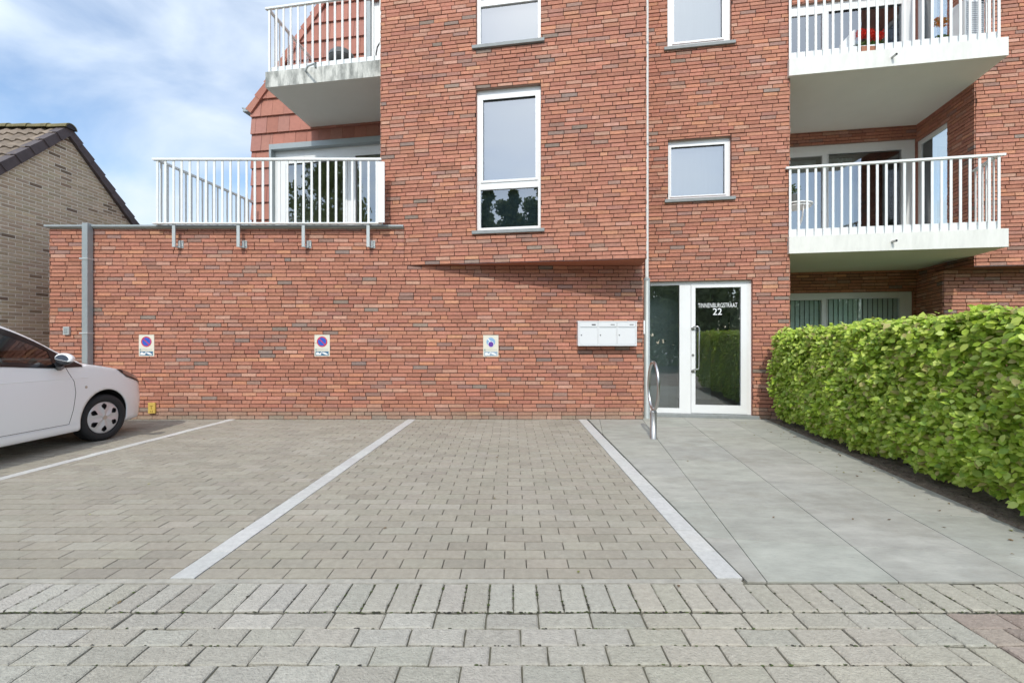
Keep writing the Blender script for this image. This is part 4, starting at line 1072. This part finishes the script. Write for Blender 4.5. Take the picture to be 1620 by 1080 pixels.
for k in range(1500):               # stray shoots
    y = rnd.uniform(Y0h, Y1h)
    if rnd.random() < .5: pts.append((hx(y)+rnd.uniform(0, HW), y, ht(y)+.02+abs(rnd.gauss(0, .03)))); nor.append((0, -.3, 1))
    else: pts.append((hx(y)-.05-abs(rnd.gauss(0, .03)), y, rnd.uniform(.3, ht(y)))); nor.append((-1, -.2, .3))
HC_ = [(.42, .54, .06), (.48, .60, .07), (.54, .65, .10), (.32, .44, .055), (.58, .66, .11), (.62, .69, .14), (.40, .53, .06), (.56, .62, .13), (.50, .42, .16), (.48, .62, .085), (.28, .41, .06), (.66, .74, .20)]
leaves('foliage', pts, M_LEAF, hedge, [(a*.93, b, c) for a, b, c in HC_], .062, nor, seed=5, spread=.45, droop=.12)
mb = MB(); y = Y0h+.1
while y < Y1h:
    x = hx(y)+rnd.uniform(.2, .34)
    mb.tube([(x, y, -.02), (x+rnd.uniform(-.03, .03), y+rnd.uniform(-.03, .03), .35), (x+rnd.uniform(-.05, .08), y+rnd.uniform(-.08, .08), .9), (x+rnd.uniform(-.05, .1), y+rnd.uniform(-.1, .1), 1.35)], [.019, .015, .011, .005], 8)
    for k in range(9):
        z = rnd.uniform(.15, 1.2); a = rnd.uniform(0, 6.28); l = rnd.uniform(.15, .3)
        mb.tube([(x, y, z), (x+math.cos(a)*l*.6, y+math.sin(a)*l*.6, z+.06), (x+math.cos(a)*l, y+math.sin(a)*l, z+.14)], [.007, .005, .002], 5)
    y += rnd.uniform(.17, .26)
mb.build('stems', mat('bark', (.075, .058, .045, 1), .9, var=.3, scale=20, bump=.5), hedge)

# trees across the street, seen only in the window panes
def tree(X, Y, h, r, label, seed):
    t = thing('tree', label, 'tree', (X, Y, 0), group='trees across the street')
    mb = MB(); mb.tube([(0, 0, 0), (.05, 0, h*.3), (-.05, .05, h*.6), (0, 0, h*.95)], [.22, .17, .10, .02], 10)
    rr = random.Random(seed)
    for k in range(10):
        a = rr.uniform(0, 6.28); z = h*rr.uniform(.25, .7); mb.tube([(0, 0, z), (math.cos(a)*r*.5, math.sin(a)*r*.5, z+h*.1)], [.07, .02], 6)
    mb.build('trunk', MATS['bark'], t, local=1)
    P = []; Nn = []
    for c in range(46):
        cz = rr.uniform(.2, .98)*h; rad = r*(1-max(0, (cz/h-.35))*1.3)*rr.uniform(.4, 1); a = rr.uniform(0, 6.28)
        cx, cy = math.cos(a)*rad, math.sin(a)*rad; cr = r*.34*(1.15-cz/h*.6)
        for k in range(150):
            d = Vector((rr.gauss(0, 1), rr.gauss(0, 1), rr.gauss(0, 1.3))).normalized()*cr*rr.random()**.4
            P.append((X+cx+d.x, Y+cy+d.y, cz+d.z)); Nn.append(tuple(d))
    leaves('crown', P, M_LEAF, t, [(.17, .22, .08), (.21, .26, .09), (.13, .17, .065), (.26, .30, .11)], .24, Nn, seed=seed)
for i, (X, Y, h, r) in enumerate(((-14, -3.2, 11.5, 2.8), (-17.5, -5.5, 14, 3.2), (-12.5, -11.5, 9.8, 2.4), (-9.4, -11, 10.3, .9), (-8.5, -11.6, 9.4, 2.3), (-7.7, -10.9, 10.6, .8), (-6.9, -11.5, 9.4, 2.3), (-6.2, -11, 10.0, .8), (-5.3, -11.5, 9.5, 2.3), (-4.5, -11, 10.5, .85), (-3.3, -11.4, 9.4, 2.3), (-1.8, -11, 9.4, 1.2), (.8, -11.4, 8.4, 1.6), (3.8, -11, 7.6, 1.9), (7.6, -12, 6.4, 2.2), (12, -12, 6.0, 2.4))):
    tree(X, Y, h, r, 'broadleaf tree standing across the street behind the camera', 20+i)
# tall hedge over the street, seen in the door glass
bh = thing('hedge', 'tall dark hedge across the street behind the camera', 'hedge', (0, -9, 0))
rr = random.Random(77); P = []; Nn = []
for k in range(22000):
    x = rr.uniform(-13, 13); z = rr.uniform(0, 5.0+.25*math.sin(x*1.7)); P.append((x, -8.6-rr.random()*1.4+.15*math.sin(x*3+z*2), z)); Nn.append((0, 1, .2))
leaves('foliage', P, M_LEAF, bh, [(.22, .29, .12), (.27, .34, .14), (.17, .23, .10)], .26, Nn, seed=9)
mb = MB()
for k in range(14): mb.tube([(-12.5+k*1.9, -9.1, 0), (-12.4+k*1.9, -9.1, 4)], [.06, .02], 8)
mb.build('stems', MATS['bark'], bh)
# ================================================================== PARKED CAR
CAR = thing('parked_car', 'small white hatchback parked nose to the brick wall at the left edge', 'car', (-5.94, 6.57, 0))
def interp(tab, x):
    if x <= tab[0][0]: return tab[0][1]
    for i in range(len(tab)-1):
        (x0, y0), (x1, y1) = tab[i], tab[i+1]
        if x <= x1:
            ym = tab[i-1] if i else tab[0]; yp = tab[i+2] if i+2 < len(tab) else tab[-1]
            m0 = (y1-ym[1])/(x1-ym[0]) if i else (y1-y0)/(x1-x0); m1 = (yp[1]-y0)/(yp[0]-x0) if i+2 < len(tab) else (y1-y0)/(x1-x0)
            t = (x-x0)/(x1-x0); h = x1-x0
            return (2*t**3-3*t*t+1)*y0+(t**3-2*t*t+t)*h*m0+(3*t*t-2*t**3)*y1+(t**3-t*t)*h*m1
    return tab[-1][1]
ZC = [(0,.57),(.03,.66),(.08,.735),(.2,.81),(.47,.895),(.75,.96),(1.0,1.01),(1.08,1.04),(1.3,1.17),(1.56,1.34),(1.82,1.465),(2.0,1.50),(2.4,1.515),(2.9,1.48),(3.15,1.41),(3.3,1.25),(3.42,1.0),(3.47,.78),(3.5,.6)]
ZB = [(0,.53),(.05,.64),(.2,.745),(.47,.84),(.75,.90),(1.09,.95),(1.43,.955),(1.97,1.0),(2.9,1.06),(3.2,1.05),(3.42,.93),(3.5,.58)]
HWt = [(0,.46),(.03,.56),(.08,.63),(.18,.70),(.35,.755),(.6,.79),(.9,.805),(1.9,.812),(2.9,.805),(3.2,.775),(3.38,.70),(3.47,.60),(3.5,.5)]
ZL = [(0,.22),(.1,.185),(.5,.175),(3,.18),(3.4,.24),(3.5,.3)]
COWL = 1.08
def section(s):
    zc, zb, hw, zl = interp(ZC, s), interp(ZB, s), interp(HWt, s), interp(ZL, s)
    P = [(0, zl), (hw*.80, zl), (hw*.955, zl+.02), (hw*.985, zl+.14), (hw, zl+.47*(zb-zl)), (hw*.988, zl+.76*(zb-zl)), (hw*.955, zb)]
    k = max(0, min(1, (s-1.0)/.12)); k = k*k*(3-2*k)
    zt = max(zb+.006, zc-.085); r = max(0, min(1, (zt-zb)/.46)); wg = hw*.955-(hw*.955-.585)*r
    g7 = (wg, zt); g8 = (wg-.055, max(zt+.004, zc-.038)); g9 = ((wg-.055)*.55, zc-.010+.002)
    h7 = (hw*.905, zb+.45*(zc-zb)); h8 = (hw*.78, zb+.75*(zc-zb)); h9 = (hw*.45, zb+.95*(zc-zb))
    P += [(a[0]*(1-k)+b[0]*k, a[1]*(1-k)+b[1]*k) for a, b in ((h7, g7), (h8, g8), (h9, g9))]+[(0, zc)]
    return P, k
def surf(s, t):
    P, k = section(s); i = min(int(t), len(P)-2); f = t-i
    def gp(j):
        if j < 0: return (-P[-j][0], P[-j][1])
        if j >= len(P): return (-P[2*len(P)-2-j][0], P[2*len(P)-2-j][1])
        return P[j]
    p0, p1, p2, p3 = gp(i-1), gp(i), gp(i+1), gp(i+2)
    o = []
    for c in (0, 1):
        m1 = (p2[c]-p0[c])/2; m2 = (p3[c]-p1[c])/2
        d = p2[c]-p1[c]
        if k > .5:
            if i == 6: m1 = d; m2 = d
            if i == 5: m2 = d
            if i == 7: m1 = d; m2 = m2*.6+d*.4
        if i == 0: m1 = m2 = d
        if i == 1: m1 = d
        o.append((2*f**3-3*f*f+1)*p1[c]+(f**3-2*f*f+f)*m1+(3*f*f-2*f**3)*p2[c]+(f**3-f*f)*m2)
    return Vector((o[0], -s, o[1]))
WS, WRr, WZ, AR = .80, 3.14, .287, .345
M_PAINT = mat('car_paint', (.86, .88, .89, 1), .28, coat=.8, spec=.5)
M_CGL = glass_mat('car_glass', tint=(.94, .97, .95), base=.06)
sts = sorted({0, .008, .018, .03, .045, .06, .08, *[round(.1+.02*i, 3) for i in range(167)], COWL, 1.40, 3.44, 3.455, 3.47, 3.48, 3.49, 3.5})
SUB = [2, 3, 3, 8, 10, 8, 8, 3, 6, 6]
ts = []
for i, n_ in enumerate(SUB): ts += [i+j/n_ for j in range(n_)]
ts.append(10.)
Gd = [[surf(s, t) for t in ts] for s in sts]
def hgt(s): P, k = section(s); return P[7][1]-P[6][1] if k > .5 else 0
def skip(a, b):
    s = (sts[a]+sts[a+1])/2; t = (ts[b]+ts[b+1])/2
    if 6 < t < 7 and 1.40 < s < 2.92 and hgt(s) > .04: return True
    if t > 8 and (COWL < s < 1.84 or 3.17 < s < 3.38): return True
    p = (Gd[a][b]+Gd[a+1][b+1])/2
    for c in (WS, WRr):
        if (s-c)**2+(p.z-.30)**2 < AR**2 and t < 6: return True
    return False
V = []; idx = {}; Fc = []
G2 = [[p.copy() for p in r] for r in Gd]
for a in range(len(sts)-1):          # round the jagged wheel openings
    for b in range(len(ts)-1):
        if skip(a, b):
            s = (sts[a]+sts[a+1])/2; t = (ts[b]+ts[b+1])/2
            if t > 6: continue
            for (i, j) in ((a, b), (a+1, b), (a, b+1), (a+1, b+1)):
                p = Gd[i][j]
                for c in (WS, WRr):
                    d = Vector((-p.y-c, p.z-.30)); l = d.length
                    if l < AR+.04 and l > AR-.04:
                        any_keep = any(not skip(ii, jj) for ii in (i-1, i) for jj in (j-1, j) if 0 <= ii < len(sts)-1 and 0 <= jj < len(ts)-1)
                        if any_keep:
                            d = d/l*AR; G2[i][j] = Vector((p.x, -(c+d.x), max(.17, .30+d.y)))
for sgn in (1, -1):
    base = len(V)
    for r in G2: V += [(p.x*sgn, p.y, p.z) for p in r]
    w = len(ts)
    for a in range(len(sts)-1):
        for b in range(w-1):
            if skip(a, b): continue
            q = (base+a*w+b, base+a*w+b+1, base+(a+1)*w+b+1, base+(a+1)*w+b); Fc.append(q if sgn > 0 else q[::-1])
mb = MB(); mb.v = V; mb.f = Fc; mb.m = [0]*len(Fc); mb.c = [(1,1,1)]*len(Fc); mb.sm = [True]*len(Fc)
for row_ in (Gd[0], Gd[-1]):
    mb.face([(p.x, p.y, p.z) for p in row_[1:]]+[(-p.x, p.y, p.z) for p in row_[1:-1][::-1]], 0)
body = mb.build('body', M_PAINT, CAR, local=1)
sd = body.modifiers.new('thick', 'SOLIDIFY'); sd.thickness = .012; sd.offset = -1
def nrm(s, t):
    e = .01; a = surf(s+e, t)-surf(max(0, s-e), t); b = surf(s, min(10, t+e))-surf(s, max(0, t-e)); n = b.cross(a); n.normalize()
    return n if n.x > 0 or (abs(n.x) < .3 and n.z > 0) else (n if n.z > 0 and t > 6 else -n)
def patch(name, m, srange, t0, t1, off=.003, par=CAR, ns=30, ntt=8, both=True, mirror_center=False):
    """patch between t0(s) and t1(s) lying on the shell"""
    out = []
    for sgn in ((1, -1) if both else (1,)):
        G = []
        for i in range(ns+1):
            s = srange[0]+(srange[1]-srange[0])*i/ns; a, b = t0(s), t1(s)
            r = []
            for j in range(ntt+1):
                t = a+(b-a)*j/ntt; p = surf(s, t)+nrm(s, t)*off; r.append((p.x*sgn, p.y, p.z))
            G.append(r)
        q = MB(); q.grid(G); out.append(q.build(name, m, par, local=1))
    return out
def t_of_z(s, z):
    lo, hi = 2.0, 9.5
    for _ in range(30):
        m_ = (lo+hi)/2
        if surf(s, m_).z < z: lo = m_
        else: hi = m_
    return lo
M_TRIM = mat('black_trim', (.012, .012, .014, 1), .3, coat=.3)
s_g0 = next(s for s in sts if s >= 1.40)
patch('side_window', M_CGL, (1.40, 2.36), lambda s: 6.0, lambda s: 7.0, .0)
patch('side_window', M_CGL, (2.42, 2.90), lambda s: 6.0, lambda s: 7.0, .0)
patch('window_trim', M_TRIM, (1.10, 1.44), lambda s: 6.0, lambda s: 7.0, .004)
patch('window_trim', M_TRIM, (2.35, 2.43), lambda s: 6.0, lambda s: 7.0, .004)
patch('window_trim', M_TRIM, (1.42, 2.92), lambda s: 6.82, lambda s: 7.06, .004, ns=50)
patch('window_trim', M_TRIM, (1.10, 2.92), lambda s: 5.96, lambda s: 6.10, .005, ns=50)
# windscreen and rear window, full width
for nm, s0_, s1_ in (('windscreen', COWL, 1.84), ('rear_window', 3.17, 3.38)):
    G = []
    for i in range(25):
        s = s0_+(s1_-s0_)*i/24; r = [surf(s, 8+2*j/10) for j in range(11)]
        G.append([(p.x, p.y, p.z) for p in r]+[(-p.x, p.y, p.z) for p in r[:-1][::-1]])
    q = MB(); q.grid(G); q.build(nm, M_CGL, CAR, local=1)
patch('cowl_panel', M_TRIM, (1.02, 1.10), lambda s: 7.8, lambda s: 10., .004)
# headlights
hi = [(.05, .655), (.10, .74), (.22, .80), (.37, .845), (.60, .889)]; lo = [(.05, .625), (.20, .695), (.45, .775), (.60, .885)]
lin = lambda tab, x: next((tab[i][1]+(tab[i+1][1]-tab[i][1])*(x-tab[i][0])/(tab[i+1][0]-tab[i][0]) for i in range(len(tab)-1) if x <= tab[i+1][0]), tab[-1][1])
hl = patch('headlight', M_TRIM, (.05, .60), lambda s: t_of_z(s, lin(lo, s)), lambda s: t_of_z(s, lin(hi, s)), .005)
M_LENS = mat('lamp_lens', (.30, .20, .17, 1), .08, metal=.4, coat=1)
for h_ in hl: pass
for k_, h_ in enumerate(hl):
    G = []; sg = 1 if k_ == 0 else -1
    for i in range(21):
        s = .07+.44*i/20; za, zb_ = lin(lo, s), lin(hi, s); a, b = t_of_z(s, za+(zb_-za)*.20), t_of_z(s, za+(zb_-za)*.92); G.append([])
        for j in range(5):
            t = a+(b-a)*j/4; p = surf(s, t)+nrm(s, t)*.009; G[-1].append((p.x*sg, p.y, p.z))
    q = MB(); q.grid(G); q.build('lens', M_LENS, h_, local=1)
patch('tail_light', mat('tail_red', (.35, .01, .01, 1), .15, coat=1), (3.25, 3.44), lambda s: t_of_z(s, .80), lambda s: t_of_z(s, .98), .005)
# grille, bumper intake, plates
q = MB(); q.box((-.36, -.012, .25), (.36, .004, .40)); q.build('grille', M_TRIM, CAR, .01, local=1)
q = MB(); q.box((-.26, .004, .42), (.26, .010, .53)); q.build('number_plate', mat('plate_white', (.7, .7, .7, 1), .4), CAR, .002, local=1)
q = MB(); q.box((-.26, -3.512, .60), (.26, -3.502, .71)); q.build('number_plate', MATS['plate_white'], CAR, .002, local=1)
# seams
def seam(name, P, r=.0028, off=.0, par=body, m=M_TRIM):
    for sgn in (1, -1):
        pts_ = []
        for (s, z) in P:
            t = t_of_z(s, z); p = surf(s, t)+nrm(s, t)*off; pts_.append((p.x*sgn, p.y, p.z))
        q = MB(); q.tube(pts_, r, 6); q.build(name, m, par, local=1)
def fine(P, n=8):
    o = []
    for i in range(len(P)-1):
        for j in range(n): f = j/n; o.append((P[i][0]+(P[i+1][0]-P[i][0])*f, P[i][1]+(P[i+1][1]-P[i][1])*f))
    return o+[P[-1]]
seam('door_gap', fine([(1.285, .29), (1.245, .45), (1.215, .65), (1.225, .78), (1.275, .88), (1.30, .94)]))
seam('door_gap', fine([(1.285, .29), (1.8, .292), (2.38, .295), (2.40, .5), (2.40, .98)]))
seam('bonnet_gap', fine([(1.02, .985), (.8, .935), (.6, .895)]))
# soft crease below the window line
for sgn in (1, -1):
    pts_ = []
    for i in range(40):
        s = 1.0+i*.05; z = .815+.012*(s-1.0); t = t_of_z(s, z); p = surf(s, t)-nrm(s, t)*.0065; pts_.append((p.x*sgn, p.y, p.z))
    q = MB(); q.tube(pts_, [.001]+[.0095]*38+[.001], 10); q.build('crease', M_PAINT, body, local=1)
patch('sill_trim', M_PAINT, (1.16, 2.80), lambda s: 2.05, lambda s: t_of_z(s, .275), .010)
for sgn in (1, -1):
    p = surf(1.08, t_of_z(1.08, .70)); q = MB(); q.tube([(p.x*sgn-.003*sgn, p.y, p.z), (p.x*sgn+.006*sgn, p.y, p.z)], [.019, .014], 14)
    q.build('side_indicator', mat('indicator', (.5, .42, .35, 1), .2), CAR, local=1)
    p = surf(2.22, t_of_z(2.22, .90)); q = MB()
    q.tube([(p.x*sgn, p.y-.09, p.z), ((p.x+.03)*sgn, p.y-.07, p.z), ((p.x+.03)*sgn, p.y+.07, p.z), (p.x*sgn, p.y+.09, p.z)], .012, 10); q.build('door_handle', M_PAINT, CAR, local=1)
    # mirror
    mc = Vector((.915, -1.46, 1.055)); q = MB(); nU, nV = 20, 12; G = []
    for i in range(nV+1):
        th_ = math.pi*i/nV; r = []
        for j in range(nU+1):
            ph = 2*math.pi*j/nU; x = math.sin(th_)*math.cos(ph); y = math.sin(th_)*math.sin(ph); z = math.cos(th_)
            yy = max(y, -.35) if y < 0 else y
            r.append((sgn*(mc.x+.088*x*(1+.1*z)), mc.y+.085*yy+.02*z, mc.z+.062*z-.018*x))
        G.append(r)
    q.grid(G, skip=lambda a, b: a > nV*.58); mo = q.build('mirror_housing', M_PAINT, CAR, local=1)
    q = MB(); q.grid(G, skip=lambda a, b: a <= nV*.58); q.tube([(sgn*.84, -1.44, 1.0), (sgn*.775, -1.38, .965)], [.040, .050], 10); q.build('mirror_base', M_TRIM, mo, local=1)
    q = MB(); q.face([(sgn*(mc.x+.074*math.cos(a*.3142)), mc.y-.034, mc.z+.048*math.sin(a*.3142)) for a in range(20)]); q.build('mirror_glass', mat('mirror', (.6, .62, .65, 1), .03, metal=1), mo, local=1)
# wheels
M_TYRE = mat('tyre_rubber', (.022, .022, .023, 1), .85, var=.15, scale=30)
M_HUB = mat('wheel_cover', (.62, .62, .63, 1), .35, metal=.35)
def wheel(sgn, s, steer):
    wh = bpy.data.objects.new('wheel', None)
    q = MB(); n = 64; prof = [(.200, .075), (.212, .086), (.245, .092), (.268, .085), (.280, .072), (.2865, .05), (.287, 0), (.2865, -.05), (.280, -.072), (.25, -.09), (.20, -.08)]
    G = [[(sgn*w, r*math.cos(a*2*math.pi/n), r*math.sin(a*2*math.pi/n)) for a in range(n+1)] for r, w in prof]; q.grid(G)
    for a in range(72):                 # tread blocks
        for w0_, w1_ in ((-.066, -.028), (-.020, .020), (.028, .066)):
            a0, a1 = a*2*math.pi/72, (a+.72)*2*math.pi/72; R0, R1 = .2845, .2905
            P = [(sgn*w, R_*math.cos(x), R_*math.sin(x)) for R_ in (R0, R1) for w, x in ((w0_, a0), (w1_, a0+.01), (w1_, a1+.01), (w0_, a1))]
            i = len(q.v); q.v.extend(P)
            for f in ((4,5,6,7),(0,1,5,4),(1,2,6,5),(2,3,7,6),(3,0,4,7)): q.f.append(tuple(i+k for k in f)); q.m.append(0); q.c.append((1,1,1)); q.sm.append(False)
    ty = q.build('wheel', M_TYRE, CAR, local=1); ty.location = (sgn*.70, -s, .290); ty.rotation_euler[2] = steer
    q = MB(); nr, na = 22, 144; G = []
    def off_(r, th):
        x = (th*6/(2*math.pi)) % 1-.5
        return .086-.020*(r/.205)**2*(.4+.6*(r/.205))+.006*math.cos(2*math.pi*x)*min(1, r/.08)*(1-(r/.205)**4)-(.012 if r > .198 else 0)
    for i in range(nr+1):
        r = .205*i/nr; G.append([(sgn*off_(r, a*2*math.pi/na), r*math.cos(a*2*math.pi/na), r*math.sin(a*2*math.pi/na)) for a in range(na+1)])
    def hole(a, b):
        r = .205*(a+.5)/nr; th = (b+.5)*2*math.pi/na; x = ((th*6/(2*math.pi)) % 1-.5)*60
        return ((r-.138)/.036)**2+(x/(12.5+(r-.138)*90))**2 < 1
    q.grid(G, skip=hole); cv = q.build('wheel_cover', M_HUB, ty, local=1)
    q = MB(); q.tube([(sgn*.085, 0, 0), (sgn*.092, 0, 0)], .028, 20); q.build('hub_badge', M_STEEL, ty, local=1)
    q = MB(); q.tube([(sgn*.045, 0, 0), (sgn*.05, 0, 0)], .198, 32); q.build('rim', M_TRIM, ty, local=1)
for sgn in (1, -1):
    wheel(sgn, WS, R(-7)); wheel(sgn, WRr, 0)
    for c in (WS, WRr):
        q = MB(); n = 40; A, B = [], []
        for i in range(n+1):
            a = math.pi*(-.12+1.24*i/n); y, z = -c+AR*1.005*math.cos(a), .30+AR*1.005*math.sin(a)
            s_ = -y; pz = max(z, .2); xo = surf(s_, t_of_z(s_, min(pz, .88))).x
            A.append((sgn*(xo-.006), y, z)); B.append((sgn*.42, y, z))
        q.grid([A, B]); q.face([b for b in B]); q.build('wheel_arch', mat('arch_liner', (.01, .01, .01, 1), .9), CAR, local=1)
# interior
M_INT = mat('car_interior', (.07, .072, .075, 1), .8, var=.1)
q = MB(); q.box((-.68, -3.1, .22), (.68, -1.1, .30)); q.box((-.70, -1.55, .60), (.70, -1.12, .90)); q.box((-.72, -3.1, .30), (-.70, -1.2, .93)); q.box((.70, -3.1, .30), (.72, -1.2, .93)); q.box((-.55, -1.62, .84), (-.2, -1.45, .96))
q.build('dashboard', M_INT, CAR, .03, local=1)
for sx in (-.34, .34):
    for sy in (-2.38, -2.95):
        q = MB(); q.box((sx-.23, sy-.24, .45), (sx+.23, sy+.26, .60)); q.box((sx-.22, sy-.34, .60), (sx+.22, sy-.22, 1.08)); q.box((sx-.12, sy-.36, 1.12), (sx+.12, sy-.27, 1.28)); q.build('seat', mat('seat_cloth', (.09, .092, .095, 1), .9, var=.15), CAR, .04, local=1)
q = MB(); q.tube([(-.36+.17*math.cos(a*.2094), -1.72-.05*math.sin(a*.2094), .93+.16*math.sin(a*.2094)) for a in range(30)], .014, 8, closed=True); q.tube([(-.36, -1.72, .93), (-.36, -1.55, .88)], .03, 8); q.build('steering_wheel', M_INT, CAR, local=1)
